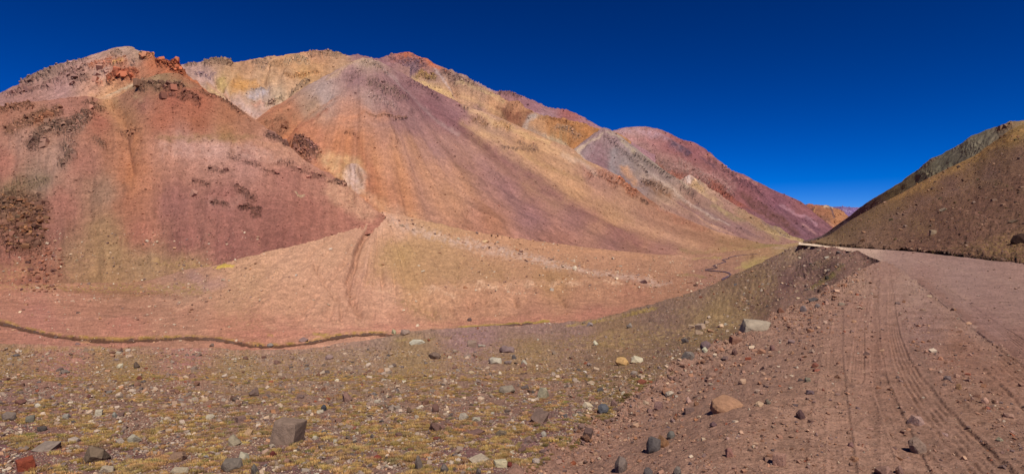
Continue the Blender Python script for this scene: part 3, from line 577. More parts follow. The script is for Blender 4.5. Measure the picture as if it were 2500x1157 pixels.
# ---------- right side: back hill and front slope
def paint_r1(PX, PY, P):
    p = Paint(PX, PY, 212, 8)
    p.base([(2500,300,(150,120,80)),(2480,305,(140,110,80)),(2440,320,(112,95,78)),(2400,330,(120,108,88)),(2350,360,(118,106,88)),(2300,390,(115,105,85)),(2260,420,(120,108,85)),(2220,440,(118,98,70)),(2180,470,(122,98,62)),(2130,495,(115,85,68)),(2100,515,(112,78,78)),(2060,540,(108,80,84)),(2020,565,(110,85,80)),(2600,300,(140,110,80))])
    p.crag([(2325,365),(2350,345),(2366,336)], 5, 4, (112,92,76), .6, .6, 8, .28); p.crag([(2245,412),(2262,398),(2285,385)], 6, 5, (122,92,74), .6, .6, 8, .28); p.crag([(2210,432),(2222,428)], 4, 4, (104,86,68), .6, .6, 8, .28)
    p.crag([(2370,350),(2390,360),(2360,370)], 12, 8, (108,96,76), .6, .7, 7, .28); p.crag([(2440,318),(2462,306)], 8, 6, (115,85,62), .7, .6, 8)
    p.st([(2420,340),(2380,350),(2330,375)], 12, 14, (132,122,102), .4, .6); p.crag([(2250,425),(2290,425)], 8, 8, (105,92,70), .5, .8, 7, .5)
    return p.c, p.rock
curve_layer('hill', [[(1960,610,2200),(2045,600,1500),(2150,560,900),(2300,470,600),(2500,380,480),(2900,250,420)],
    [(1960,588,3000),(2000,578,2800),(2045,548,2100),(2075,527,1800),(2095,510,1600),(2112,498,1450),(2131,485,1350),(2155,471,1250),(2178,457,1180),(2200,444,1120),(2217,431,1080),(2235,420,1050),(2247,409,1020),(2260,396,1000),(2275,386,980),(2290,381,960),(2325,362,920),(2345,351,890),(2366,336,860),(2390,326,840),(2413,315,820),(2440,308,800),(2463,298,780),(2480,296,760),(2500,294,750),(2600,262,700),(2900,200,640)]],
    step=2.2, disp=std_disp(11, 900, .5, .25, lambda X, Y: 4*fbm2((X+Y)/16., (X-Y)/60., 3, 70), seed=13), paint=paint_r1, mat=terrain_mat('grey_green_scree', .9, 0.26), label='grey green back hill on the right skyline', cat=None)
RB = [(1955,596,330),(1975,594,300),(2020,600.5,185),(2060,603.5,150),(2100,607,126),(2200,613,99),(2350,627.5,65),(2500,645,46.5),(2800,672,31.5),(2950,690,26.5)]
def paint_r2(PX, PY, P):
    p = Paint(PX, PY, 213, 7)
    p.base([(2490,315,(130,105,62)),(2460,335,(125,98,58)),(2385,385,(125,98,58)),(2330,412,(128,98,58)),(2250,455,(125,95,58)),(2180,490,(118,90,60)),(2120,520,(110,86,60)),(2070,550,(105,82,60)),(2020,580,(115,92,66)),
            (2490,380,(102,76,62)),(2420,420,(104,78,64)),(2330,450,(108,80,66)),(2250,490,(106,78,62)),(2180,530,(104,80,62)),(2480,460,(98,70,56)),(2400,500,(98,70,56)),(2300,530,(100,72,57)),(2200,560,(102,75,60)),(2120,585,(105,80,64)),(2450,560,(96,70,55)),(2350,590,(98,70,56)),(2250,595,(98,70,56)),(2480,620,(98,70,56)),(2700,450,(100,74,58))], 3)
    p.st([(2500,322),(2427,356),(2330,412),(2240,459),(2180,484)], 7, 9, (158,122,72), .8, .5); p.crag([(2440,330),(2463,320)], 4, 4, (165,135,80), .7, .5, 6, .7); p.crag([(2128,500),(2150,490)], 6, 5, (88,76,50), .7, .6, 6, .8)
    p.st([(2420,430),(2330,465),(2260,492),(2180,530)], 6, 12, (135,105,92), .5, .7, 8); p.st([(2450,370),(2360,420),(2300,440)], 12, 16, (120,92,80), .4, .7, 10)
    p.st([(2500,470),(2420,440),(2340,455)], 5, 9, (105,88,55), .35, .7, 6)
    # faint animal trails
    p.st([(2292,497),(2312,507),(2340,510),(2390,521),(2418,535),(2440,550)], 1.4, 1.6, (135,100,84), .55); p.st([(2205,520),(2212,530),(2245,545),(2270,570)], 1.2, 1.6, (130,98,82), .4)
    gr = np.clip(.5+2.8*fbm2(PX/6., PY/4., 4, 34), 0, 1)
    p.mix(poly(p.px, p.py, [(2380,600),(2500,560),(2560,600),(2500,640),(2400,622),(2330,605)], 16)*gr*.55, (122,100,58)); p.mix(stroke(p.px, p.py, [(2230,550),(2260,560)], 18, 16)*gr*.4, (118,96,58)); p.mix(stroke(p.px, p.py, [(2060,560),(2130,520),(2200,500)], 12, 16)*gr*.35, (118,96,60))
    # shade of the cut bank, put into the colour as a dark strip
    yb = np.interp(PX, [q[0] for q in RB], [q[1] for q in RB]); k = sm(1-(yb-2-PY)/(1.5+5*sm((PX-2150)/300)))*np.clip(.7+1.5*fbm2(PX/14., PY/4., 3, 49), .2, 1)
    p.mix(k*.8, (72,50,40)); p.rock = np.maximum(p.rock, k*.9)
    return p.c, p.rock
def pts(o, dy, fz): return [(a, b-dy*sm(np.array((a-1960)/400.)).item()-.6, c*fz) for a, b, c in o]
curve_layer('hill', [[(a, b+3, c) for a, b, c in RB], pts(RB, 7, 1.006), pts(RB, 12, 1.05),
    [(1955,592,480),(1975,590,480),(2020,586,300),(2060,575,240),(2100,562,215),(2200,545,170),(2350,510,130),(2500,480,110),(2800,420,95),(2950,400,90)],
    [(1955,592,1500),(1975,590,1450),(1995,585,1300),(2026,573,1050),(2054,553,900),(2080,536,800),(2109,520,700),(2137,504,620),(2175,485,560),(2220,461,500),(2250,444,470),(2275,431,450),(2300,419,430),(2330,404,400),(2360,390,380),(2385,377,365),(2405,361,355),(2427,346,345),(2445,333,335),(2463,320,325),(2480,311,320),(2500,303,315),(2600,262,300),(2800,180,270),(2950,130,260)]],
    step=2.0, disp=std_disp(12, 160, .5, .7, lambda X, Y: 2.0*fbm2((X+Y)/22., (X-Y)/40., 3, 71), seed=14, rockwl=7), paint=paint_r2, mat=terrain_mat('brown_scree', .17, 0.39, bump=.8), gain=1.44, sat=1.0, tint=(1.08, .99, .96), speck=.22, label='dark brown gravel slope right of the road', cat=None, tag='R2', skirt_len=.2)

# ---------- valley floor with the alluvial fan
CREEK1 = [(-180,772),(-60,782),(0,789),(30,795),(60,803),(100,811),(140,818),(180,822),(220,825),(260,827),(300,828),(350,827),(400,825.5),(440,824.5),(480,825),(520,828),(560,834),(600,839),(640,843),(680,842),(720,838),(745,836),(780,830),(810,824),(840,819),(870,815.5),(900,814),(930,815.5),(960,819),(990,824)]
CREEK2 = [(1120,803),(1165,799),(1200,797.5),(1240,794.5),(1270,792),(1300,789.5)]
CREEK3 = [(1762,684,9),(1770,680,8.5),(1779,675,8),(1784,671,7),(1780,667.5,5),(1770,664.5,3),(1755,663,2.5),(1740,661.8,3),(1722,660.5,3.5),(1722,659,3.5),(1732,657.5,3.5),(1744,655.5,4),(1752,653,4.5),(1747,651,4),(1740,649.5,3),(1750,646.5,2.5),(1762,642.5,3),(1773,639,3.5),(1770,636.8,3),(1762,635,2.2),(1772,633.2,2.2),(1781,631,3),(1778,629.3,2.4),(1786,627.2,2),(1798,624.5,1.8),(1820,622.3,1.3),(1850,620.2,1)]
def paint_v(PX, PY, P):
    p = Paint(PX, PY, 214, 7)
    p.base([(0,750,(180,118,96)),(0,710,(178,115,92)),(150,730,(180,120,96)),(100,770,(180,115,98)),(300,790,(185,118,98)),(300,750,(175,120,95)),(450,760,(180,122,98)),(300,710,(160,110,82)),(450,700,(165,118,98)),(450,730,(175,128,102)),(560,740,(188,135,105)),(560,800,(188,122,98)),
            (600,690,(198,145,112)),(700,660,(200,146,116)),(800,610,(200,146,116)),(880,550,(198,142,115)),(700,740,(196,140,110)),(800,730,(202,145,116)),(870,700,(196,138,112)),(820,790,(198,138,112)),(700,800,(192,128,104)),(620,820,(185,118,96)),
            (930,530,(205,150,122)),(960,570,(200,145,115)),(980,620,(185,140,92)),(1000,680,(190,140,96)),(940,720,(205,148,120)),(960,790,(198,135,110)),(1060,600,(186,138,98)),(1100,660,(182,134,96)),(1200,660,(180,130,94)),(1200,600,(190,135,102)),(1350,620,(185,130,98)),(1350,680,(175,125,85)),
            (1100,720,(195,140,108)),(1250,720,(195,138,108)),(1150,760,(186,128,100)),(1300,770,(178,120,96)),(1450,720,(178,124,95)),(1500,650,(180,125,95)),(1600,650,(172,120,92)),(1650,690,(165,112,86)),(1550,720,(170,112,88)),(1450,760,(172,112,92)),(1500,620,(185,130,100)),
            (1650,640,(180,128,100)),(1750,640,(160,112,92)),(1800,650,(158,110,90)),(1850,640,(160,120,85)),(1750,615,(165,115,88)),(1850,612,(165,118,85)),(1930,600,(165,130,90)),(1720,670,(158,108,90))], 3.2)
    fl = fbm2(PX/40., PY/5., 4, 21)
    # river terraces on the left
    p.st([(-100,722),(150,728),(400,735),(520,745)], 2, 4, (205,145,118), .45, .4); p.st([(-100,735),(120,738),(260,752),(420,755)], 2.5, 3, (140,92,72), .5, .5); p.st([(150,705),(280,712),(400,715),(440,725)], 5, 5, (140,88,66), .6, .3)
    p.st([(230,770),(360,772)], 2.5, 3, (135,98,80), .5, .5); p.st([(0,765),(120,772),(260,780)], 2, 4, (205,142,120), .35)
    p.mix(poly(p.px, p.py, [(-100,690),(250,695),(500,690),(520,720),(300,712),(-100,705)], 8)*np.clip(.5+2.5*fbm2(PX/9., PY/4., 4, 35), 0, 1)*.5, (160,130,60))
    p.st([(430,760),(500,725),(520,713)], 2, 3, (208,150,120), .7); p.st([(470,670),(500,700),(540,690)], 12, 12, (170,125,118), .5)
    p.pl([(520,652),(545,646),(574,648),(570,654),(530,658)], 2, (205,165,60), .95)
    # fan: grey stone band on the right shoulder, ochre grass inside
    gr = np.clip(.5+2.6*fbm2(PX/10., PY/5., 4, 36), 0, 1)
    p.mix(poly(p.px, p.py, [(925,580),(1000,580),(1100,610),(1280,660),(1500,690),(1560,700),(1400,700),(1100,700),(960,690),(925,640)], 20)*gr*.45, (178,132,92))
    p.mix(stroke(p.px, p.py, [(620,660),(600,720),(600,780)], 55, 40)*gr*.35, (176,130,92)); p.mix(stroke(p.px, p.py, [(960,590),(930,640),(900,690)], 10, 12)*gr*.45, (170,128,80)); p.mix(stroke(p.px, p.py, [(980,740),(1060,770)], 12, 12)*gr*.5, (150,120,65))
    p.pl([(930,520),(1000,548),(1100,575),(1250,605),(1420,655),(1640,690),(1600,700),(1400,665),(1180,615),(1040,580),(960,550)], 8, (198,160,145), .75, .75, 9); p.st([(1080,570),(1250,592),(1400,612),(1600,630)], 5, 7, (196,136,98), .5, .4)
    # central gully and pale wash scars
    p.st([(935,520),(905,555),(880,590),(870,620),(868,650),(850,680),(855,720),(880,765)], 6, 9, (172,118,95), .6, .4); p.st([(945,530),(925,565),(900,600),(890,650),(880,680)], 4, 8, (212,155,128), .6, .4)
    p.st([(930,560),(960,555),(980,575)], 10, 12, (212,160,130), .5, .4); p.st([(900,710),(930,740),(940,780)], 8, 8, (212,152,124), .7, .4); p.st([(770,650),(800,700),(830,740),(830,780)], 2, 4, (170,122,98), .5, .4)
    for a, b in ((700,790),(760,790),(830,790),(880,785),(950,715),(930,700),(660,800)): p.st([(a-10,b-6),(a+10,b+6)], 4, 5, (214,154,122), .6, .7, 5)
    p.st([(950,765),(1060,762),(1200,752),(1400,742),(1550,728)], 5, 8, (176,122,94), .55, .4)
    p.st([(1030,712),(1100,706),(1200,700),(1320,696),(1500,694)], 5, 9, (212,156,124), .55, .7, 9)
    for a, b, w, h in ((1060,715,22,12),(1095,725,18,9),(1170,705,12,14),(1200,712,16,10),(1290,705,16,10),(1400,700,22,8),(1500,700,25,5),(1240,702,10,9),(940,705,18,5),(1480,690,12,5),(1350,700,8,6)):
        m = sm(1.35-((p.px-a)/w)**2-((p.py-b)/h)**2)*np.clip(.65+3*fbm2((PX+PY*.4)/4., PY/9., 3, 37), 0, 1); p.mix(m*.62, (232,180,146))
    # pinkish foot and banks, far meadow
    p.st([(560,815),(700,818),(900,800),(1050,795),(1200,785),(1400,775),(1520,755)], 7, 8, (190,118,98), .5, .4)
    p.pl([(1820,632),(1880,625),(1900,632),(1880,645),(1840,652),(1812,655),(1808,640)], 5, (184,148,92), .7, .4); p.pl([(1815,640),(1960,615),(1940,630),(1860,665),(1800,670)], 6, (150,125,70), .5, .5); p.st([(1690,632),(1760,628)], 2.5, 3, (165,138,70), .6, .5); p.st([(1650,668),(1720,675),(1710,680)], 3, 4, (140,125,65), .5, .6)
    p.st([(1640,625),(1700,632),(1760,618)], 1, 2, (200,145,120), .5); p.pl([(1920,600),(1975,595),(1990,605),(1930,612)], 5, (130,92,70), .6)
    p.st([(1890,606),(1915,606)], 2, 2, (180,140,125), .6, .6, 4); p.st([(1795,655),(1830,650)], 3, 3, (190,160,90), .5, .5)
    # creek banks: ochre sedge on the far bank, damp soil
    d1, _ = pdist(PX, PY+5, CREEK1); p.mix(sm(1.2-d1/3.5)*np.clip(.55+1.5*fbm2(PX/20., PY/9., 3, 38), .0, 1)*.9, (170,130,45))
    d1, _ = pdist(PX, PY+3, CREEK2+[(1340,786)]); p.mix(sm(1.2-d1/3.)*.9, (165,135,45))
    p.st([(150,822),(230,833)], 1, 2, (170,135,50), .4); p.st([(765,815),(800,816)], 3, 2, (180,145,55), .8, .5, 6); p.st([(650,820),(665,822)], 2, 2, (180,145,55), .6, .5, 6)
    d1, _ = pdist(PX, PY, CREEK1); p.mix(sm((cw(PX)*.5+1.2-d1)/1.6), (104,66,48)); d1, _ = pdist(PX, PY, CREEK2); p.mix(sm((2.2-d1)/1.2), (84,52,38))
    p.mul(1.12+.10*np.clip(2*fl, -1, 1))
    return p.c, p.rock*0+.12
def g_v(PX, PY):
    a = np.arctan2(PX-925, np.maximum(PY-470, 5)); r = np.hypot(PX-925, PY-470)
    fan = sm((PX-560)/80)*sm((1450-PX)/150)*sm((800-PY)/20)*sm((PY-510)/60)
    g = fan*(4.6*n2(a*15+.5*n2(PX/60., PY/60., 2), r/220., 24) + 2.6*n2(a*38, r/120., 25))
    G = ((((935,520),(905,555),(880,590),(870,620),(868,650),(850,680),(855,720),(880,765)), -8., 5, 12), (((900,550),(872,585),(858,620),(850,650)), 2.5, 3, 8), (((950,530),(920,570),(898,605),(893,650),(880,700),(905,740),(940,790)), 2.2, 4, 12),
         (((905,555),(880,600),(845,640),(800,690),(740,760)), -3, 2, 9), (((770,650),(800,700),(830,740),(835,790)), -5, 2, 8), (((925,660),(940,700),(990,730),(1060,765)), -7, 4, 12), (((1130,640),(1110,690),(1150,740)), -5, 3, 14), (((1210,650),(1235,700),(1260,745)), -6, 3, 12), (((1330,660),(1345,700),(1380,745)), -6, 3, 12),
         (((1030,690),(1060,715),(1090,745)), 4, 14, 16), (((1170,690),(1200,720),(1220,745)), 4, 12, 14), (((1290,690),(1300,730)), 4, 12, 14), (((1650,660),(1740,645),(1830,625)), -4, 5, 9), (((1640,650),(1720,640)), 3, 4, 8))
    for s, am, w, so in G: g = g + 1.7*am*stroke(PX, PY, list(s), w, so)
    yf = np.interp(PX, [930,1000,1060,1120,1200,1300,1400,1500,1560], [752,764,752,742,746,738,730,722,716]) + 9*fbm2(PX/34., PY*0, 3, 28)
    ex = sm((PX-920)/60)*sm((1620-PX)/80)
    g = g + ex*(5.5*sm((yf-PY)/16) - 5.5*sm((yf-26-PY)/60)) + ex*6*(.5-1.7*np.abs(n2((PX-.35*PY)/46., PY/70., 29)+.35*n2(PX/19., PY/24., 30)))*sm(1.2-np.abs(PY-yf+14)/34)
    # terraces: steps along the left floor
    for s, am in (([(-150,735),(120,738),(260,752),(430,760)], -2.5), ([(-150,712),(150,708),(300,718),(460,722)], -3.), ([(150,775),(400,780)], -1.2)): g = g + am*stroke(PX, PY, s, 2, 6)
    return g*(P_V_SCALE(PY))
def P_V_SCALE(PY): return 1.0
cw = lambda x: 6.6+4.2*n2(np.asarray(x, float)/37., 0., 3)+2.6*n2(np.asarray(x, float)/11., 5., 4)
def disp_v(PX, PY, P, rock):
    px = P[..., 1]/F
    return px*(g_v(PX, PY)+.7*fbm3(P/(4.2*px[..., None]), 2, 97)*0) + .30*fbm3(P/2.2, 3, 98) + .5*fbm3(P/7., 3, 99) + .35*fbm3(P/14., 4, 90) + 1.0*fbm3(P/60., 2, 95) - px*3.0*sm((cw(PX)*.5+1.5-pdist(PX, PY, CREEK1)[0])/2.)
V_CURVES = [[(-400,905,110),(0,880,118),(300,890,118),(650,895,118),(950,870,124),(1200,845,140),(1450,830,150),(1600,800,170),(1750,745,230),(1850,700,320),(1950,640,600),(2000,622,900)],
    [(-400,770,190),(0,762,205),(300,765,202),(520,775,190),(700,790,170),(920,780,178),(1200,765,205),(1400,755,215),(1600,725,265),(1750,690,350),(1850,660,500),(1950,620,1000),(2000,607,1400)],
    [(-400,722,258),(0,718,262),(300,715,262),(520,712,240),(700,710,212),(920,700,228),(1200,695,270),(1400,688,310),(1600,675,400),(1750,655,520),(1850,635,760),(1950,608,1400),(2000,598,1900)],
    [(-400,700,285),(0,698,290),(300,692,292),(520,670,270),(700,645,262),(800,610,290),(920,590,345),(1050,600,380),(1200,625,400),(1400,638,480),(1600,640,620),(1750,632,850),(1850,620,1150),(1950,600,1900),(2000,592,2400)],
    [(-400,685,305),(0,683,310),(300,676,312),(450,660,300),(520,649,285),(600,629,282),(700,605,296),(780,585,322),(870,556,385),(900,541,405),(925,529,425),(945,521,440),(970,523,450),(1000,530,462),(1050,543,470),(1120,558,495),(1200,575,530),(1300,588,585),(1400,600,650),(1520,613,750),(1640,622,870),(1700,622,1050),(1750,617,1250),(1800,612,1450),(1850,607,1650),(1900,599,2000),(1950,592,2400),(2000,588,2800)]]
VTREE = {}
def carve_v(P, PX, PY):
    VTREE['P'] = P.reshape(-1, 3); VTREE['Q'] = grid_faces(*P.shape[:2])
    return P
curve_layer('valley_floor', V_CURVES, step=2.0, nskirt=6, disp=disp_v, paint=paint_v, carve=carve_v, mat=terrain_mat('valley_soil', .25, 0.36, bump=.7), sat=.9, gain=.98, tint=(1.0, 1.0, .93), speck=.2, label='salmon valley floor with an alluvial fan and terraces', cat=None, tag='V', skirt_len=.06, skirt_slope=.3)

# ---------- near slope (ground)
A_TOP = [(-500,822,168),(0,838,148),(100,842,146),(200,848,140),(300,851,138),(400,851,137),(500,853,136),(600,857,132),(660,859,131),(720,855,134),(800,845,138),(850,836,141),(900,829,144),(950,822,147),(1000,812,150),(1060,806,152),(1120,802,154),(1180,797.5,157),(1240,796,156),(1300,792,156),(1350,789,158),(1400,785,160),(1450,780,165),(1500,768,172),(1550,753,185),(1600,740,198),(1650,726,212),(1700,710,230),(1750,691,252),(1800,668,285),(1850,645,325),(1900,620,340),(1940,603,320),(1960,597.5,270),(1985,601,190),(2020,605,140),(2060,611,108),(2100,620,80),(2150,640,52),(2250,690,30)]
def paint_a(PX, PY, P):
    p = Paint(PX, PY, 215, 9)
    p.base([(0,870,(150,114,77)),(0,950,(135,97,86)),(0,1100,(118,77,73)),(300,900,(148,114,79)),(300,1000,(138,101,82)),(300,1130,(118,81,75)),(600,900,(152,120,84)),(600,1000,(140,104,84)),(700,1130,(120,83,77)),(1000,880,(150,118,82)),(1000,1000,(140,104,84)),(1100,1130,(122,83,79)),
            (1300,850,(146,114,79)),(1300,950,(140,102,84)),(1350,1080,(122,85,82)),(1500,820,(142,108,79)),(1500,900,(138,104,77)),(1600,780,(125,95,79)),(1750,760,(125,97,66)),(1700,720,(125,95,77)),(1850,680,(118,89,66)),(1900,650,(120,89,77)),(1980,640,(115,82,75)),(2060,640,(108,73,66)),(1930,700,(108,73,66)),(1850,740,(112,81,64)),(2000,680,(106,73,66)),(1940,612,(138,108,84)),
            (150,840,(165,108,97)),(450,845,(165,108,97)),(650,865,(150,116,99)),(900,840,(150,118,99)),(1150,805,(150,112,105)),(1300,800,(146,110,99)),(1400,790,(142,108,95))], 3)
    gr = np.clip(.45+2.6*fbm2(PX/14., PY/4.5, 4, 41), 0, 1); g2 = np.clip(.5+2.6*fbm2((PX+1.2*PY)/8., (PY-.3*PX)/8., 4, 42), 0, 1)
    nearfade = sm((1010-PY)/160)
    p.mix(gr*nearfade*sm((PY-845-12*sm((PX-1000)/200)*0)/18)*sm((1500-PX)/200)*.45, (172,136,96))
    # grassy bands to the right
    p.mix(poly(p.px, p.py, [(1300,850),(1500,805),(1700,790),(1820,755),(1835,790),(1700,840),(1500,850)], 14)*gr*.6, (166,132,84)); p.mix(poly(p.px, p.py, [(1650,760),(1800,700),(1880,660),(1900,680),(1880,740),(1830,790),(1700,800)], 16)*g2*.5, (146,116,78))
    p.mix(poly(p.px, p.py, [(1820,665),(1900,625),(1950,600),(1965,604),(1940,640),(1880,690)], 8)*g2*.35, (148,118,84)); p.st([(1380,795),(1480,783),(1600,750)], 4, 5, (165,135,50), .6, .6, 10)
    p.pl([(960,600),(1990,600),(2010,612),(1960,640),(1930,640)], 6, (130,92,75), 0.0)
    p.pl([(1955,596),(2040,606),(2140,640),(2060,690),(1990,720),(1920,760),(1890,740),(1950,680),(1990,650)], 9, (128,94,78), .75)
    p.st([(1985,705),(2010,688),(2035,672)], 4, 5, (125,115,42), .7, .6, 6); p.st([(2045,665),(2060,650)], 3, 4, (112,104,45), .6, .5, 6); p.st([(1975,660),(1995,648),(2020,635)], 8, 10, (118,108,48), .35, .8, 5)
    p.st([(1000,815),(1150,806),(1300,800)], 5, 6, (150,116,100), .5); p.st([(960,835),(1100,828)], 4, 5, (165,135,60), .4, .6); p.st([(0,815),(80,826),(200,840)], 4, 6, (175,118,95), .6); p.st([(60,855),(180,850),(260,858)], 5, 6, (170,140,55), .6, .5)
    p.mul(1+.18*sm((PX-1500)/250)*sm((830-PY)/60))  # embankment faces away from the sun; its colour is lightened to offset shade
    p.st([(-200,838),(100,848),(300,858),(500,860),(650,866),(760,852),(900,836)], 5, 10, (174,128,106), .75, .5, 16)
    fl = fbm2(PX/8., PY/5., 4, 43); p.mul(1+.16*np.clip(2*fl, -1, 1))
    return p.c, p.rock*0+.15
def disp_a(PX, PY, P, rock):
    z = P[..., 1]
    return .32*fbm3(P/1.7, 3, 107)*sm((z-28)/40) + 1.0*fbm3(P/9., 3, 108)*sm((z-40)/60) + .9*fbm3(P/22., 3, 101)*sm(z/60) + .22*fbm3(P/4.5, 3, 102)*sm(z/14) + .05*fbm3(P/.9, 3, 103) + .02*fbm3(P/.28, 2, 104)*sm((40-z)/20)
xs_a = [-500,0,650,1250,1400,1560,1700,1830,1900,1990,2050,2150,2250]
def row(ys, hs): return [(x, y, h*F/(y-YH)) for x, y, h in zip(xs_a, ys, hs)]
A_CURVES = [row([1420]*13, [2.35,2.3,2.3,2.35,2.5,2.7,2.9,3.1,3.2,3.3,3.3,3.2,3.2]),
    row([1157]*13, [3.6,3.45,3.2,2.75,2.75,3.0,3.3,3.6,3.7,3.7,3.6,3.4,3.4]),
    row([1000,1000,1000,1000,1000,985,960,950,930,910,900,880,870], [5.0,4.7,4.3,3.7,3.5,3.4,3.9,4.2,4.3,4.3,4.1,3.8,3.6]),
    row([905,905,905,895,890,880,860,835,800,770,740,700,720], [9.4,9.2,8.8,7.8,7.0,6.0,5.4,5.2,5.1,4.8,4.2,3.3,3.0]),
    row([860,862,868,848,840,820,785,745,710,680,660,656,705], [18.0,17.,16.5,15.,13.5,12.,10.5,9.0,7.6,5.3,3.4,2.5,2.6]),
    A_TOP]
curve_layer('ground', A_CURVES, step=2.0, nskirt=8, disp=disp_a, paint=paint_a, mat=terrain_mat('stony_soil', .035, 0.39, bump=.8, bd=1.2), gain=1.22, sat=.95, speck=.3, label='stony near slope dotted with ochre grass', cat=None, tag='A', skirt_len=.3, skirt_slope=.9, linear=True)

# ---------- roadside pull-off and the gravel road
NB = [(1120,1290),(1200,1220),(1280,1157),(1340,1118),(1400,1078),(1480,1018),(1560,960),(1630,912),(1700,868),(1760,835),(1830,798),(1865,784),(1900,768),(1950,745),(1990,724),(2020,706),(2050,688),(2090,664),(2130,644),(2150,638)]
NH = [(1120,2.6),(1280,2.56),(1400,2.62),(1560,2.66),(1700,2.66),(1830,2.5),(1900,2.36),(1990,2.18),(2050,2.06),(2150,1.95),(2250,1.95),(2800,1.95)]
RT = [(1950,591.0),(1960,591.2),(1985,594.5),(2020,598.5),(2060,601.5),(2100,605),(2200,611),(2350,625.5),(2500,642.5),(2800,669),(2950,688)]
def Hplane(px, py):
    # berm side is a little lower than the road, and humps gently
    yb = np.interp(px, [q[0] for q in NB]+[3000], [q[1] for q in NB]+[638])
    hb = np.interp(px, [q[0] for q in NH], [q[1] for q in NH])
    t = sm((py-yb)/260.)*sm((2150-px)/60)
    base = 1.95
    return np.where(px < 2150, hb*(1-t)+ (base+.25*sm((1900-px)/500))*t, base)
TR = [([(2142,676),(2135,760),(2136,850),(2150,940),(2190,1040),(2250,1180)], (.45,8,13,20,30)), ([(2075,690),(2050,760),(2040,860),(2045,980),(2060,1180)], (.4,8,14,22,34)), ([(2168,668),(2176,720),(2178,770),(2184,820),(2202,880),(2232,935),(2275,995),(2330,1060),(2400,1130),(2440,1175),(2560,1300)], (.62,8,14,26,40)),
      ([(2128,672),(2112,740),(2100,800),(2096,860),(2092,920)], (.5,6,12,20,26)), ([(2235,690),(2290,740),(2345,790),(2400,838),(2460,885),(2560,960)], (.6,6,12,20,28)), ([(2300,700),(2420,790),(2560,890)], (.35,5,10,16,24))]
def grooves(px, py):
    g = 0; flat = 0
    for i, (pts_, (amp, w0, w1, w2, w3)) in enumerate(TR):
        d = None
        best = np.full(px.shape, 1e9); sd = np.zeros(px.shape)
        for a, b in zip(pts_[:-1], pts_[1:]):
            dx, dy = b[0]-a[0], b[1]-a[1]; L = dx*dx+dy*dy
            t = np.clip(((px-a[0])*dx+(py-a[1])*dy)/L, 0, 1); ex = px-a[0]-t*dx; ey = py-a[1]-t*dy; dd = np.hypot(ex, ey)
            m = dd < best; best = np.where(m, dd, best); sd = np.where(m, np.sign(ex*dy-ey*dx)*dd, sd)
        hw = np.interp(py, [660, 740, 820, 950, 1157], [w0*.5, w0, w1, w2, w3])
        inside = sm((hw*1.08-best)/(hw*.16+1e-6)+.5)
        brk = np.clip(.6+1.8*fbm2(px/45., py/45., 3, 300+i), .05, 1)
        ph = sd/hw*math.pi*4.5
        g = g + amp*inside*(-.022 - (.016 if i not in (0, 1) else .003)*np.cos(ph)*brk)
        g = g + amp*.016*sm(1.2-np.abs(best-hw*1.15)/(hw*.18+1))*brk
    return g
def paint_n(PX, PY, P):
    p = Paint(PX, PY, 216, 10)
    p.base([(1300,1157,(132,93,80)),(1500,1100,(142,101,86)),(1700,1050,(144,103,87)),(1900,1050,(144,103,86)),(1700,920,(142,103,89)),(1850,850,(147,106,91)),(2000,800,(149,106,91)),(2000,950,(144,103,86)),(2100,750,(147,103,89)),(2150,660,(144,103,91)),(2100,700,(149,110,95)),
            (2150,850,(138,95,80)),(2250,800,(136,97,89)),(2200,950,(136,95,79)),(2300,1100,(134,95,80)),(2150,1100,(140,100,84)),(2400,1000,(132,93,76)),(2480,1100,(128,91,76)),(2350,850,(136,91,74)),(2450,920,(132,89,72)),(2280,720,(147,108,97)),(2250,690,(153,116,103)),(2400,780,(149,112,101)),(2600,900,(147,111,100))], 3)
    k = fbm2(PX/50., PY/14., 4, 46); p.mix(np.clip(2*k, 0, 1)*.35*sm((PX-2120)/80), (112,76,60)); p.mix(np.clip(-2*k, 0, 1)*.3, (158,118,102))
    p.st([(2230,850),(2265,900),(2290,960)], 6, 8, (100,74,64), .5, .5); p.st([(1960,1157),(1975,1050),(2005,930),(2010,850)], 14, 14, (150,108,92), .4, .6); p.st([(2010,700),(1960,740),(1880,790)], 8, 10, (150,112,98), .35, .5)
    fl = fbm2(PX/7., PY/4., 4, 47); p.mul(1.10+.10*np.clip(2*fl, -1, 1))
    return p.c, p.rock*0+.1
def grid_layer(name, x0, x1, ytop, ybot, stepx, stepy, Hf, dispm, paint, mat, label, lift=0., nskirt=8, **k):
    xs = np.arange(x0, x1+stepx, stepx); yt = np.interp(xs, [q[0] for q in ytop], [q[1] for q in ytop]); yb = np.interp(xs, [q[0] for q in ybot], [q[1] for q in ybot])
    n = int(np.percentile(yb-yt, 90)/stepy)
    t = (np.arange(n+1)/n)[:, None]
    t = t**k.pop('tp', 1.0)
    PY = yb[None]+(yt-yb)[None]*(1-(1-t)**1.5 if k.pop('dense', False) else t); PX = np.repeat(xs[None], n+1, 0)
    H = Hf(PX, PY); Z = H*F/(PY-YH)
    P = world(PX, PY, Z); P[..., 2] += dispm(PX, PY, P) + (lift*(1+Z*.02)*(1.6*sm((yb[None]-PY)/(14+.05*(yb[None]-590)))-.6) if lift else 0)
    return finish_layer(name, P, PX, PY, nskirt, disp=lambda a, b, c, d: 0*a, paint=paint, mat=mat, label=label, cat=None, **k)
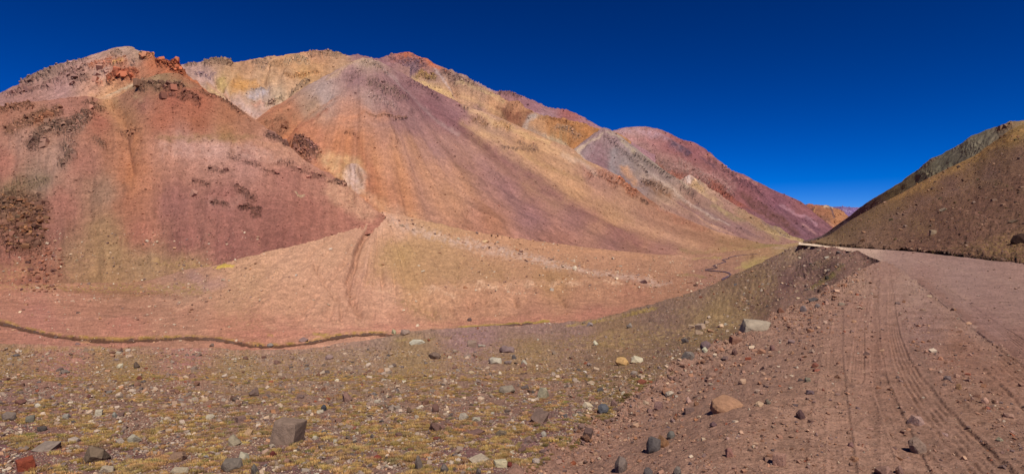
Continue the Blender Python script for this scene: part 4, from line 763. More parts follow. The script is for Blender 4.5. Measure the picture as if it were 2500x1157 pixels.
def disp_n(PX, PY, P):
    z = P[..., 1]
    d = .05*fbm3(P/1.6, 3, 120) + .045*fbm3(P/.5, 4, 121) + .022*fbm3(P/.13, 3, 122)*sm((16-z)/6)
    yb = np.interp(PX, [q[0] for q in NB]+[3000], [q[1] for q in NB]+[0]); e = sm(1-(PY-yb)/90.)*sm((2160-PX)/70)
    d = d + e*(.06+.30*fbm3(P/.9, 4, 125)+.17*fbm3(P/.3, 3, 126))
    tr = sm((PX-2080)/40); d = d*(1-.45*tr) + grooves(PX, PY)
    for s, a, w in (([(2040,720),(2010,800),(2005,900),(1985,1010),(1970,1160)], .03, 10), ([(2150,690),(2140,780),(2150,880),(2190,980),(2250,1080),(2330,1180)], .022, 8), ([(2215,790),(2250,850),(2290,905),(2350,975),(2420,1050),(2520,1160)], .045, 13), ([(2285,800),(2360,850),(2430,920),(2520,1010)], .03, 9), ([(2400,900),(2460,960),(2540,1040)], -.03, 6)):
        d = d + a*stroke(PX, PY, s, 2, w)*(.6+1.6*fbm3(P/.25, 3, 130))
    # transverse ripples left by wheels
    rp = np.sin((PY+8*fbm2(PX/30., PY/30., 2, 8))/ (2.2+ (PY-640)*.012))
    return d + .006*rp*sm(1-np.abs(PX-2100-(PY-700)*-.05)/50)*sm((900-PY)/60)
NT = NB+[(2200,640),(2250,645),(2350,660),(2500,690),(2800,730)]
ntree = grid_layer('ground', 1130, 2800, NT, [(0,1420),(3000,1420)], 2.1, 2.0, Hplane, disp_n, paint_n, terrain_mat('road_dirt', .022, 0.34, bump=.8, bd=1.1), 'bare dirt pull-off beside the gravel road with tyre tracks', tag='N', speck=.2, sat=.86, gain=1.17, tint=(1.02, 1.02, .91), skirt_len=.45, skirt_slope=1.1)
RBOT = [(1950,597),(1975,599),(2020,604),(2050,608.5),(2100,619),(2140,632),(2170,647),(2200,668),(2250,706),(2330,772),(2400,832),(2500,900),(2650,1010),(2800,1120),(2950,1230)]
def paint_r(PX, PY, P):
    p = Paint(PX, PY, 217, 6)
    p.base([(1980,595,(226,196,172)),(2040,603,(206,174,152)),(2100,612,(182,148,132)),(2200,630,(152,118,108)),(2350,680,(148,115,106)),(2500,720,(145,112,102)),(2300,720,(145,112,102)),(2400,790,(140,105,96)),(2500,850,(135,98,86)),(2250,680,(148,112,102)),(2500,670,(150,115,104)),(2800,900,(145,110,100))], 3)
    p.st([(2150,622),(2300,650),(2500,702)], 3, 6, (162,128,116), .5, .3); p.st([(2180,650),(2300,700),(2500,800)], 4, 10, (162,126,112), .4, .4); p.st([(2200,618),(2350,636),(2500,662)], 2, 5, (128,96,88), .4, .4)
    p.st([(2250,690),(2330,750),(2420,830),(2500,885)], 9, 12, (132,92,78), .5, .4)
    k = fbm2(PX/60., PY/8., 4, 48); p.mul(1+.10*np.clip(2*k, -1, 1))
    return p.c, p.rock*0+.1
def disp_r(PX, PY, P):
    return .035*fbm3(P/2.5, 3, 140) + .02*fbm3(P/.3, 3, 141)*sm((60-P[..., 1])/30) + grooves(PX, PY)*1.0
grid_layer('road', 1950, 2900, RT, RBOT, 2.2, 1.6, lambda a, b: np.full(a.shape, 1.95), disp_r, paint_r, terrain_mat('road_gravel', .03, 0.29, bump=.7), 'graded grey pink gravel road curving up the valley', gain=1.12, tint=(1.02, 1.01, .95), lift=.022, tag='R', nskirt=2, skirt_len=.01, skirt_slope=.5, dense=False)
print('layers', round(time.time()-T0, 1), sum(len(l['P']) for l in LAYERS))
# ================================================================== one ray-cast tree over the whole terrain
allP = []; allQ = []; off = 0; lid = []
for i, l in enumerate(LAYERS):
    allP.append(l['P']); allQ.append(l['Q']+off); off += len(l['P']); lid.append(np.full(len(l['Q']), i))
lid = np.concatenate(lid); LN = [l['name'] for l in LAYERS]
tree = BVHTree.FromPolygons(np.concatenate(allP).tolist(), np.concatenate(allQ).tolist())
ROCKV = np.concatenate([l['R'] for l in LAYERS]); Qall = np.concatenate(allQ)
print('tree', round(time.time()-T0, 1))
iA = [i for i, l in enumerate(LAYERS) if l['tag'] == 'A'][0]; iN = [i for i, l in enumerate(LAYERS) if l['tag'] == 'N'][0]; iR = [i for i, l in enumerate(LAYERS) if l['tag'] == 'R'][0]
iV = [i for i, l in enumerate(LAYERS) if l['tag'] == 'V'][0]; iL1 = [i for i, l in enumerate(LAYERS) if l['tag'] == 'L1'][0]; iR2 = [i for i, l in enumerate(LAYERS) if l['tag'] == 'R2'][0]
def hit(px, py):
    h, n, f, d = ray(px, py, tree)
    if h is None: return None
    if n.dot(h) > 0: n = -n
    return h, n, lid[f], ROCKV[Qall[f][0]]

# ------------------------------------------------------------------ rock shapes
def hull_pts(seed, n, kind):
    r = np.random.default_rng(seed)
    if kind == 'block':
        p = r.uniform(-1, 1, (n, 3)); k = r.integers(0, 3, n); p[np.arange(n), k] = np.sign(p[np.arange(n), k])*r.uniform(.86, 1, n); p *= .82
        p = np.concatenate([p, np.array([(a, b, c) for a in (-.74, .74) for b in (-.74, .74) for c in (-.74, .74)])*r.uniform(.85, 1.1, (8, 3))])
    elif kind == 'round':
        p = r.normal(size=(n*2, 3)); p /= np.linalg.norm(p, axis=1, keepdims=True)
    elif kind == 'wedge':
        p = r.normal(size=(n, 3)); p /= np.linalg.norm(p, axis=1, keepdims=True); p[:, 0] *= 1-.55*np.clip(p[:, 2], -1, 1)*.9; p[:, 2] = np.where(p[:, 2] > 0, p[:, 2]*1.15, p[:, 2])
    elif kind == 'tail':
        p = np.array([(-1,-.7,-1),(-1,.7,-1),(-.92,-.6,.35),(-.8,.6,.9),(-.55,-.2,1),(.1,.55,.95),(.3,-.5,.75),(.75,.3,.9),(1,.1,.78),(.5,-.75,-.3),(.2,-.8,-1),(.7,.6,-1),(-.62,-.85,.0)])
    elif kind == 'slab':
        p = r.normal(size=(n, 3)); p /= np.linalg.norm(p, axis=1, keepdims=True); p[:, 2] = np.clip(p[:, 2]*1.6, -.9, .8)
    else:
        p = r.normal(size=(n, 3)); p /= np.linalg.norm(p, axis=1, keepdims=True); p *= r.uniform(.78, 1.08, (n, 1))
    return p
def rock_arrays(seed, n, kind, detail):
    bm = bmesh.new()
    vs_ = [bm.verts.new(tuple(q)) for q in hull_pts(seed, n, kind)]
    g = bmesh.ops.convex_hull(bm, input=vs_)
    bmesh.ops.delete(bm, geom=list({e for e in g['geom_interior']+g['geom_unused'] if isinstance(e, bmesh.types.BMVert)}), context='VERTS')
    if detail:
        bmesh.ops.dissolve_limit(bm, angle_limit=.22, verts=bm.verts, edges=bm.edges)
        bmesh.ops.bevel(bm, geom=bm.edges[:], offset=.05 if kind != 'round' else .12, segments=1, profile=.6, affect='EDGES', clamp_overlap=True)
        bmesh.ops.triangulate(bm, faces=bm.faces)
        for _ in range(3 if detail > 1 else 2):
            long = [e for e in bm.edges if e.calc_length() > .16]
            if long: bmesh.ops.subdivide_edges(bm, edges=long, cuts=1)
            bmesh.ops.triangulate(bm, faces=bm.faces)
        P = np.array([v.co[:] for v in bm.verts]); N_ = P/np.linalg.norm(P, axis=1, keepdims=True)
        P = P + N_*(.05*fbm3(P*1.6+seed, 3, seed) + .035*fbm3(P*6+seed, 3, seed+3))[:, None]
        for v, q in zip(bm.verts, P): v.co = q
    bmesh.ops.triangulate(bm, faces=bm.faces); bmesh.ops.recalc_face_normals(bm, faces=bm.faces)
    bm.verts.index_update()
    V = np.array([v.co[:] for v in bm.verts]); Fc = np.array([[v.index for v in f.verts] for f in bm.faces])
    bm.free()
    return V/np.abs(V).max(0), Fc
KINDS = ['block', 'rough', 'wedge', 'slab', 'round', 'tail']
LOW = [rock_arrays(500+i, 9 if k != 'round' else 8, k, 0) for i, k in enumerate(['rough', 'rough', 'wedge', 'slab', 'rough', 'block'])]
MID = [rock_arrays(520+i, 14, k, 0) for i, k in enumerate(['rough', 'block', 'wedge', 'slab', 'rough', 'wedge', 'rough', 'block'])]
HI = {k: [rock_arrays(540+10*i+j, 15, k, 1) for j in range(3)] for i, k in enumerate(KINDS)}
def rotm(a, b, c):
    ca, sa, cb, sb, cc, sc = np.cos(a), np.sin(a), np.cos(b), np.sin(b), np.cos(c), np.sin(c)
    R = np.empty(np.shape(a)+(3, 3))
    R[..., 0, 0] = ca*cb; R[..., 0, 1] = ca*sb*sc-sa*cc; R[..., 0, 2] = ca*sb*cc+sa*sc
    R[..., 1, 0] = sa*cb; R[..., 1, 1] = sa*sb*sc+ca*cc; R[..., 1, 2] = sa*sb*cc-ca*sc
    R[..., 2, 0] = -sb; R[..., 2, 1] = cb*sc; R[..., 2, 2] = cb*cc
    return R
def rock_material(name, fs=.03):
    m, nt, b = newmat(name); N = nt.nodes; L = nt.links; b.inputs['Roughness'].default_value = .85
    a = N.new('ShaderNodeAttribute'); a.attribute_name = 'Col'; tc = N.new('ShaderNodeTexCoord')
    n = N.new('ShaderNodeTexNoise'); n.inputs['Scale'].default_value = 2.6; n.inputs['Detail'].default_value = 9; n.inputs['Roughness'].default_value = .7
    L.new(tc.outputs['Object'] if fs is None else tc.outputs['Object'], n.inputs['Vector'])
    if fs: n.inputs['Scale'].default_value = 1/fs
    mr = N.new('ShaderNodeMapRange'); mr.inputs['From Min'].default_value = .3; mr.inputs['From Max'].default_value = .7; mr.inputs['To Min'].default_value = .72; mr.inputs['To Max'].default_value = 1.28
    L.new(n.outputs['Fac'], mr.inputs['Value']); vm = N.new('ShaderNodeVectorMath'); vm.operation = 'SCALE'; L.new(a.outputs['Color'], vm.inputs[0]); L.new(mr.outputs[0], vm.inputs['Scale']); L.new(vm.outputs[0], b.inputs['Base Color'])
    bp = N.new('ShaderNodeBump'); bp.inputs['Strength'].default_value = .55; bp.inputs['Distance'].default_value = (fs*.5 if fs else .06)
    L.new(n.outputs['Fac'], bp.inputs['Height']); L.new(bp.outputs[0], b.inputs['Normal'])
    return m
M_ROCK = rock_material('rock', None); M_STONE = rock_material('loose_stone', .05)
def merge(protos, which, pos, scl, rot, cols, jitter=.10):
    """many small rocks as one mesh"""
    Vs, Fs, Cs = [], [], []; off = 0
    for k, (V, Fc) in enumerate(protos):
        m = which == k
        if not m.any(): continue
        n = m.sum(); X = np.einsum('nij,nvj->nvi', rot[m], V[None]*scl[m][:, None, :]) + pos[m][:, None, :]
        Vs.append(X.reshape(-1, 3)); Fs.append((Fc[None]+ (np.arange(n)*len(V))[:, None, None]).reshape(-1, 3)+off); off += n*len(V)
        Cs.append(np.repeat(cols[m], len(V), 0))
    return np.concatenate(Vs), np.concatenate(Fs), np.concatenate(Cs)

# ------------------------------------------------------------------ hand placed rocks: x0,x1,y0,y1 in the photo, colour, shape, label
G_ = (120,108,102); LG = (172,160,148); DK = (92,76,72); PU = (128,102,100); TN = (188,146,108); RD = (138,78,62); WH = (196,184,164); SL = (98,98,108); PK = (172,132,116); BR = (136,102,86)
HAND = [
 (662,736,1029,1093,(140,118,108),'block','big squarish grey brown boulder on the ochre grass slope, largest of the foreground'),
 (1044,1077,861,879,(120,100,92),'round','dark rounded boulder with a black shadow, alone in mid slope grass'),
 (1812,1890,783,812,(166,150,136),'tail','large whitish wedge boulder perched on the edge of the dirt berm'),
 (321,340,883,902,(98,82,74),'wedge','dark upright rock standing in the grass on the left slope'),
 (283,300,888,902,WH,'rough','small pale rock just left of the dark upright rock'),
 (1496,1543,873,894,(200,160,112),'round','tan rounded boulder leaning on a whitish rock in the grass'),
 (1535,1577,869,888,WH,'rough','whitish jagged rock behind the tan rounded boulder'),
 (1291,1344,996,1036,(120,98,92),'slab','flat tilted dark grey rock with a sharp right edge, lower centre'),
 (1052,1073,986,1009,(118,88,82),'round','purplish upright round rock with a black shadow on its right'),
 (1048,1080,1030,1056,(112,84,78),'rough','purplish brown lump of rock below the upright round rock'),
 (1458,1490,987,1012,SL,'round','slate blue rounded rock beside a strip of green grass'),
 (1311,1345,946,977,(165,155,135),'slab','pale leaning slab streaked with grey in the lower centre slope'),
 (1215,1261,943,963,(150,136,124),'slab','long low grey rock just left of the pale leaning slab'),
 (1009,1033,1114,1154,(118,104,100),'wedge','tall dark wedge rock at the bottom edge of the slope'),
 (1203,1241,1124,1142,(198,184,158),'block','cream slab beside a small maroon stone at the bottom'),
 (1237,1252,1127,1143,(118,58,52),'round','small maroon stone touching the cream slab'),
 (1142,1199,1110,1131,(178,160,144),'slab','long pale ridged slab at the bottom centre'),
 (1736,1822,960,1006,(172,130,106),'round','large tan oval boulder half buried in the bare dirt'),
 (1578,1616,1064,1109,(100,92,94),'slab','dark slate blade leaning on a brown stone in the dirt'),
 (1600,1636,1062,1095,(150,110,84),'rough','brown stone behind the dark slate blade'),
 (1628,1650,1050,1073,(112,106,104),'round','dark grey rounded cobble above the slate blade'),
 (1889,1921,1104,1142,(176,134,120),'block','pink block with a dark shadow at its left in the dirt'),
 (1942,1969,998,1025,(96,70,70),'wedge','dark purple angular rock in the dirt left of the tyre tracks'),
 (1733,1752,1028,1043,(112,86,90),'round','small dark violet cobble under the tan oval boulder'),
 (1770,1793,1082,1121,(170,122,112),'rough','pink oblong stone standing upright in the dirt'),
 (1803,1826,923,940,(186,152,132),'rough','beige stone above the tan oval boulder'),
 (1843,1866,972,996,(194,162,138),'rough','cream and pink stone right of the tan oval boulder'),
 (1865,1885,973,988,(120,108,98),'wedge','thin grey sliver beside the cream and pink stone'),
 (1500,1536,1110,1160,(126,110,106),'round','big grey rounded rock cut by the bottom edge of the dirt'),
 (1571,1596,1140,1162,(104,94,96),'round','dark grey cobble at the bottom edge under the slate blade'),
 (1644,1666,1136,1162,(124,112,108),'round','mid grey cobble at the bottom edge right of the dark one'),
 (1597,1625,978,1002,(150,116,112),'rough','mauve flat stone sunk in the dirt near the grass strip'),
 (1566,1588,974,990,(176,150,132),'wedge','pale grey triangular stone at the dirt edge'),
 (1672,1692,966,986,(184,148,140),'wedge','pinkish white pointed stone left of the tan oval boulder'),
 (2222,2265,1063,1115,(150,124,112),'round','largest two toned round rock on the tyre track dirt'),
 (2221,2262,1012,1043,(176,142,134),'slab','long pale rock lying across the dirt beside the tracks'),
 (2139,2187,1131,1162,(158,122,112),'rough','pinkish rock at the bottom edge below the tracks'),
 (2186,2210,1134,1162,(146,112,104),'wedge','narrow rock touching the pinkish rock at the bottom edge'),
 (2077,2098,1104,1129,(166,122,98),'rough','orange brown stone near the bottom of the pull off'),
 (2070,2085,1075,1094,(150,112,108),'rough','small mauve stone above the orange brown stone'),
 (2398,2417,968,988,(196,152,136),'round','round pale pink stone with a black shadow on its left'),
 (2331,2345,911,924,(184,142,126),'round','small pink round stone in the loose ridge between the tracks'),
 (2291,2305,867,881,(190,136,112),'rough','orange pink stone at the top of the loose ridge'),
 (2335,2350,934,955,(180,138,104),'rough','tan upright stone on the loose ridge'),
 (2305,2325,910,930,(124,104,104),'rough','grey violet stone left of the small pink round stone'),
 (2452,2478,1008,1020,(170,132,118),'slab','flat pale stone near the right edge of the dirt'),
 (2434,2450,1066,1078,(168,158,136),'rough','pale greenish stone beside the tyre ridge'),
 (2300,2318,1052,1067,(172,138,134),'rough','small pink white stone in the middle of the tyre tracks'),
 (37,78,1121,1153,(146,74,56),'block','brick red angular rock in the bottom left corner'),
 (76,142,1077,1103,(140,124,118),'slab','long grey slab above the brick red rock'),
 (193,259,1085,1135,(118,100,86),'wedge','big dark brown pointed rock in the lower left'),
 (244,277,1134,1158,(170,154,138),'rough','pale rock at the bottom edge below the dark pointed rock'),
 (306,341,1063,1085,(178,168,152),'rough','pale ridged rock in the grass right of the dark pointed rock'),
 (409,456,1106,1128,(148,118,102),'slab','tan flat rock with a grey right end, lower left'),
 (414,459,1143,1160,(182,166,146),'slab','cream flat rock cut by the bottom edge, lower left'),
 (60,85,1014,1034,(118,112,104),'rough','grey angular rock in the far left grass'),
 (89,112,1034,1056,(92,84,82),'rough','near black rock right below the grey angular rock'),
 (230,248,1001,1017,(196,184,168),'block','small white cube shaped rock in the left grass'),
 (270,285,1006,1021,(150,146,140),'wedge','small pointed grey rock right of the white cube shaped rock'),
 (164,192,1065,1081,(176,158,150),'rough','pinkish white rock above the big dark brown pointed rock'),
 (2,34,1008,1028,(134,118,112),'slab','flat mauve grey rock at the left edge'),
 (32,60,976,990,(120,84,78),'rough','dark maroon clustered rock in the left grass'),
 (150,170,1010,1024,(160,152,144),'slab','low whitish slab in the left grass near the shadowed notch'),
 (544,588,1063,1092,(158,144,126),'wedge','pale tan pointed rock left of the big squarish boulder'),
 (592,617,1046,1065,(182,148,120),'slab','leaning tan slab between the pointed rock and big squarish boulder'),
 (575,608,1101,1128,(178,168,152),'wedge','white topped rock with a dark right side, bottom left of centre'),
 (536,590,1123,1153,(124,112,106),'slab','broad dark grey rock below the white topped rock'),
 (609,630,1134,1160,(112,104,100),'wedge','narrow dark grey rock at the bottom edge left of centre'),
 (500,527,1012,1024,(182,168,152),'slab','flat cream rock in the grass above the tan pointed rock'),
 (574,598,1017,1032,(134,106,100),'block','small purplish block in the grass above the leaning tan slab'),
 (593,645,950,968,(126,104,98),'rough','pair like jagged brown rock in mid slope grass'),
 (722,743,961,974,(124,100,96),'rough','brown rock with a dark right side above the big squarish boulder'),
 (824,861,958,985,(140,108,100),'wedge','pinkish brown shark fin rock in the grass'),
 (782,797,988,1005,(78,78,86),'round','small slate blue stone sitting on a white stone'),
 (768,792,999,1011,(190,176,160),'rough','white stone under the small slate blue stone'),
 (988,1006,993,1010,(110,88,74),'wedge','thin brown leaning rock left of the upright round rock'),
 (655,676,1102,1116,(122,64,58),'rough','maroon stone below the big squarish boulder'),
 (910,934,1110,1123,(138,70,58),'rough','brick red stone in the lower centre grass'),
 (638,656,1096,1110,(192,158,142),'rough','pink white stone left of the maroon stone'),
 (760,780,1064,1074,(196,184,168),'rough','white stone right of the big squarish boulder'),
 (812,822,1073,1083,(196,186,172),'block','small white block in the grass below the shark fin rock'),
 (655,672,1082,1094,(182,164,150),'rough','cream stone at the lower left foot of the big squarish boulder'),
 (690,712,1120,1134,(160,124,110),'rough','pinkish cobble at the bottom left of centre'),
 (1118,1148,1010,1027,(176,162,150),'slab','pale grey flat rock between two purplish rocks and the dark tilted one'),
 (1150,1175,1016,1030,(170,160,146),'rough','pale rock just right of the pale grey flat rock'),
 (1140,1188,1046,1063,(126,96,92),'slab','long dark mauve rock under the pale grey flat rock'),
 (1207,1243,1052,1066,(124,108,94),'slab','grey brown slab with a sharp right tip under the dark tilted rock'),
 (1278,1298,1064,1085,(140,114,110),'rough','mauve grey block in the stony strip right of the grass tufts'),
 (1320,1336,1053,1068,(176,166,158),'round','pale grey round stone at the grass tuft tip'),
 (1262,1286,1088,1106,(122,92,88),'rough','dark mauve rock below the mauve grey block'),
 (1298,1320,1118,1132,(178,160,152),'slab','small pale square stone near the green grass strip'),
 (1070,1097,1134,1157,(120,108,104),'wedge','grey brown upright rock at the bottom centre'),
 (1160,1176,1140,1160,(108,96,96),'wedge','dark wedge stone at the bottom edge under the ridged slab'),
 (1010,1024,1012,1022,(180,164,152),'rough','pale stone left of the purplish brown lump'),
 (1488,1510,977,994,(134,106,104),'rough','mauve stone right behind the slate blue rock'),
 (995,1043,829,842,(196,190,178),'slab','cluster shaped white rock beyond the grass near the creek'),
 (648,669,838,848,(142,130,128),'round','grey rock lying in the creek'),
 (727,753,823,835,(138,112,112),'slab','mauve rock on the pink bank beyond the creek'),
 (956,968,802,818,(176,168,140),'rough','greenish pale rock at the right end of the creek'),
 (976,1002,805,820,(160,138,130),'slab','low brownish rock right of the creek end'),
 (1138,1165,832,850,(150,128,118),'block','blocky mauve brown rock in the upper grass'),
 (1165,1188,838,848,(166,154,146),'rough','pale rock touching the blocky mauve brown rock'),
 (1217,1259,846,864,(136,114,116),'slab','low mauve rock in the upper slope right of centre'),
 (1246,1263,866,879,(104,96,100),'rough','dark grey rock under the low mauve rock'),
 (1229,1251,876,891,(132,114,114),'rough','mauve grey rock under the dark grey rock'),
 (1190,1228,874,890,(182,172,160),'slab','long pale broken rock left of the mauve grey rock'),
 (792,814,866,880,(146,122,122),'round','round mauve rock in the upper grass left of centre'),
 (1140,1152,776,785,(104,84,84),'round','dark violet boulder on the pink flat beyond the creek'),
 (510,522,837,848,(122,104,98),'rough','brown rock on the near bank of the creek'),
 (1561,1581,681,694,(104,74,76),'slab','large dark maroon boulder out on the fan'),
 (1397,1410,649,662,(216,200,182),'round','white boulder on the grey stone band of the fan'),
 (1445,1462,831,845,(196,190,172),'wedge','whitish pointed rock in the upper right grass'),
 (1528,1547,790,802,(140,128,124),'rough','grey rock near the top of the right grass slope'),
 (1432,1450,785,798,(148,134,138),'wedge','pointed violet grey rock at the top of the near slope'),
 (1710,1738,830,853,(124,102,104),'round','purple boulder on the outer edge of the berm'),
 (1711,1732,846,862,(188,182,162),'wedge','pale wedge stone in front of the purple boulder'),
 (1664,1702,856,880,(132,120,116),'slab','grey mauve sloping slab at the outer edge of the berm'),
 (1781,1810,820,844,(146,106,92),'block','brown block on the berm below the large whitish boulder'),
 (1784,1804,848,870,(118,88,84),'wedge','dark brown wedge stone under the brown block'),
 (1818,1836,866,880,(148,80,60),'rough','rust red stone set in the berm'),
 (1880,1894,840,858,(142,106,102),'slab','thin mauve stone in the berm right of the rust red stone'),
 (1975,2002,721,737,(92,84,86),'slab','dark slate slab at the crest of the berm'),
 (1954,1972,744,764,(126,110,112),'round','grey round boulder just under the dark slate slab'),
 (1990,2005,740,752,(128,112,112),'round','small grey round rock right of the grey round boulder'),
 (1896,1919,750,767,(140,96,80),'rough','brown rock on the berm crest right of the large whitish boulder'),
 (1965,1983,915,934,(132,122,108),'rough','grey tan rough stone at the top of the dirt slope'),
 (1968,1992,948,965,(116,94,98),'rough','violet brown stone below the grey tan rough stone'),
 (2296,2314,505,517,(156,138,122),'slab','pale tilted boulder high on the dark right slope'),
 (2271,2287,562,574,(160,138,118),'block','pale block boulder low on the dark right slope'),
 (2474,2504,566,600,(66,46,40),'rough','dark brown rock mass at the right edge above the road'),
 (2466,2488,533,546,(112,92,78),'slab','grey brown slab on the dark right slope near the edge'),
 (459,484,459,483,(176,130,118),'wedge','pinkish triangular boulder stuck in the mauve scree'),
 (80,98,586,606,(120,86,72),'round','large brown boulder below the boulder pile on the left hill'),
 (86,97,672,684,(150,100,86),'round','round reddish boulder at the foot of the left hill'),
 (120,132,692,702,(140,100,88),'rough','brown rock on the flat under the left hill'),
 (214,226,463,472,(160,120,104),'rough','pinkish rock alone on the left scree'),
 (1172,1195,585,593,(214,182,146),'slab','flat cream boulder on the shoulder of the fan'),
 (2015,2028,672,684,(72,66,60),'rough','dark bush like rock on the brown slope below the road'),
]
VS = {}
def rock_obj(V, Fc, colr, pos, scl, rot, label, group, name='rock', cat='rock'):
    key = (id(V), tuple(colr))
    if key not in VS:
        c = np.repeat((lin(colr)*KALB*np.array((1.06, 1.0, .87)))[None], len(V), 0)
        VS[key] = mesh_from(name, V, Fc, colr=c, smooth=False, mat=M_ROCK)
    o = link(name, VS[key], label, cat, group)
    M = Matrix(rot.tolist()).to_4x4(); o.matrix_world = Matrix.Translation(Vector(pos)) @ M @ Matrix.Diagonal((scl[0], scl[1], scl[2], 1))
    return o
taken = []
for i, (x0, x1, y0, y1, c, k, lab) in enumerate(HAND):
    w = x1-x0; hh = y1-y0; xc = (x0+x1)/2
    h = hit(xc, y1-.18*hh)
    if h is None: continue
    p = np.array(h[0]); d = float(np.linalg.norm(p)); Zp = p[1]
    W = w*Zp/F*.5*(.84 if k == 'block' else .93); Hh = hh*Zp/F*.5*1.06
    V, Fc = HI[k][i % 3] if (w > 14 or k == 'slab') else HI[k][0]
    r = np.random.default_rng(900+i); yaw = r.uniform(-.5, .5) + math.atan2(-p[0], p[1])
    if k == 'tail': yaw = 0.
    if k in ('round', 'rough'): yaw += r.uniform(0, 6)
    # long slabs tilt like in the photo
    tilt = r.uniform(-.12, .12)
    R = rotm(yaw, r.uniform(-.12, .12), tilt)
    depth = min(W, Hh*1.5)*1.0
    sink = (.05 if w > 60 else .26) if h[2] == iN and k != 'tail' else .5
    pos = p + np.array([0, depth*.35, Hh*sink])
    rock_obj(V, Fc, c, pos, (W, depth, Hh*1.1), R, lab, None)
    taken.append((xc, (y0+y1)/2, max(w, hh)*.5))
TK = np.array(taken)

# ------------------------------------------------------------------ scattered stones
def cand(n, x0, x1, y0, y1): return RNG.uniform(x0, x1, n), RNG.uniform(y0, y1, n)
ST = []      # (pos, normal, sizepx, Z, colour, layer, px, py)
PAL = [((188,164,148), .34), ((158,136,124), .24), ((130,108,100), .16), ((126,94,84), .14), ((108,94,90), .08), ((136,80,66), .04), ((176,134,108), .08), ((196,180,162), .05)]
PALR = [((160,122,108), .34), ((150,110,92), .2), ((134,104,98), .14), ((178,142,122), .14), ((120,96,92), .1), ((150,90,72), .03), ((190,168,150), .05)]
PALV = [((205,180,160), .3), ((190,150,125), .2), ((150,120,112), .16), ((120,90,84), .1), ((216,196,176), .12), ((170,125,100), .12)]
def pick(pal):
    u = RNG.random()*sum(w for _, w in pal)
    for c, w in pal:
        u -= w
        if u <= 0: break
    f = RNG.uniform(.84, 1.12); return tuple(np.clip(np.array(c)*f + np.array((1, 0, -1))*RNG.normal(0, 4), 20, 235))
def add_zone(n, box, pal, smin, smax, alpha, layers, dens=None, crag=None, maxm=1e9):
    xs, ys = cand(n, *box); u = RNG.random(n); s = smin*(u**(-1/alpha)); s = np.minimum(s, smax)
    D = dens(xs, ys) if dens is not None else np.ones(n); keep = RNG.random(n) < D
    for x, y, sz in zip(xs[keep], ys[keep], s[keep]):
        h = hit(x, y)
        if h is None or h[2] not in layers: continue
        if crag is not None and h[3] < crag: continue
        if sz > 4 and len(TK) and (np.hypot(TK[:, 0]-x, TK[:, 1]-y) < TK[:, 2]+sz*.5).any(): continue
        Z = h[0].y
        sz2 = min(sz, maxm*F/Z)
        ST.append((h[0][:], h[1][:], sz2, Z, pick(pal) if not callable(pal) else pal(x, y, h), h[2], x, y))
def fb(x, y, a, b, s): return np.clip(.5+2.2*fbm2(x/a, y/b, 3, s), 0, 1)
berm = lambda x: np.interp(x, [q[0] for q in NB]+[2200], [q[1] for q in NB]+[640])
# near slope
nearline = lambda x, y: sm((y-1040-.00*x)/90)
add_zone(105000, (-220, 1700, 852, 1175), PAL, 2.1, 15, 2.45, (iA,), lambda x, y: np.clip((.30+.7*sm((y-870)/150))*(.25+1.05*fb(x, y, 55, 22, 61)), 0, 1)*(1-.55*sm((x-1250)/150)*sm((905-y)/30)))
add_zone(16000, (-220, 2000, 640, 890), PAL, 1.5, 8, 2.3, (iA,), lambda x, y: .35+.5*fb(x, y, 80, 16, 62))
add_zone(5000, (1150, 2000, 780, 1175), PAL, 3.0, 22, 1.8, (iA,), lambda x, y: sm(1-np.abs(y-berm(x)+30)/70))
add_zone(1200, (1800, 2160, 600, 770), PAL, 1.8, 8, 2., (iA,), None)
# dirt pull-off: gravel, thicker on the berm edge
add_zone(62000, (1280, 2560, 640, 1175), PALR, 1.8, 13, 2.1, (iN,), lambda x, y: np.clip(.18+.55*sm(1-(y-berm(x))/140)*(x < 2150)+.5*sm((1980-x)/160)*fb(x, y, 70, 50, 63)+.35*sm(1-np.abs(x-(1985+.02*(y-900)))/50)+.5*sm(1-np.abs(y-(790+(x-2215)*1.05))/60)*(x > 2190), 0, 1)*(1-.8*sm(1-np.abs(x-(2180+np.maximum(y-860, 0)*.75))/60)))
add_zone(3800, (1400, 2050, 700, 1175), PALR, 5, 26, 2.4, (iN,), lambda x, y: .5*sm(1-(y-berm(x))/200))
add_zone(1400, (1990, 2560, 600, 900), [((160,130,120), 1), ((130,104,98), 1)], 1.5, 5, 2.4, (iR,), None)
# dark right slope
add_zone(7000, (1990, 2620, 320, 650), [((150,118,102), .5), ((128,98,84), .3), ((110,84,72), .3), ((100,86,60), .2)], 1.7, 9, 2.3, (iR2,), lambda x, y: .35+.65*fb(x, y, 40, 30, 64))
# valley floor, fan, left foot
add_zone(5200, (-200, 1900, 600, 850), PALV, 1.6, 9, 2.1, (iV,), lambda x, y: np.clip(.10+.5*sm((560-x)/120)*sm((y-680)/40)+.25*fb(x, y, 50, 10, 65), 0, 1))
bandy = lambda x: np.interp(x, [920,1000,1100,1250,1420,1640,1760], [515,550,578,608,655,690,700])
add_zone(3600, (930, 1760, 510, 720), PALV, 1.9, 10, 1.9, (iV,), lambda x, y: sm(1.1-np.abs(y-bandy(x))/(16+.02*(x-920)))+.10)
add_zone(3000, (1150, 1800, 560, 720), PALV, 1.6, 6, 2.2, (iV,), lambda x, y: .4*sm((y-bandy(x)+60)/30)+.1)
add_zone(4500, (-200, 640, 560, 740), PALV, 1.6, 7, 2.2, (iL1, iV), lambda x, y: .35*fb(x, y, 40, 20, 66)+.15)
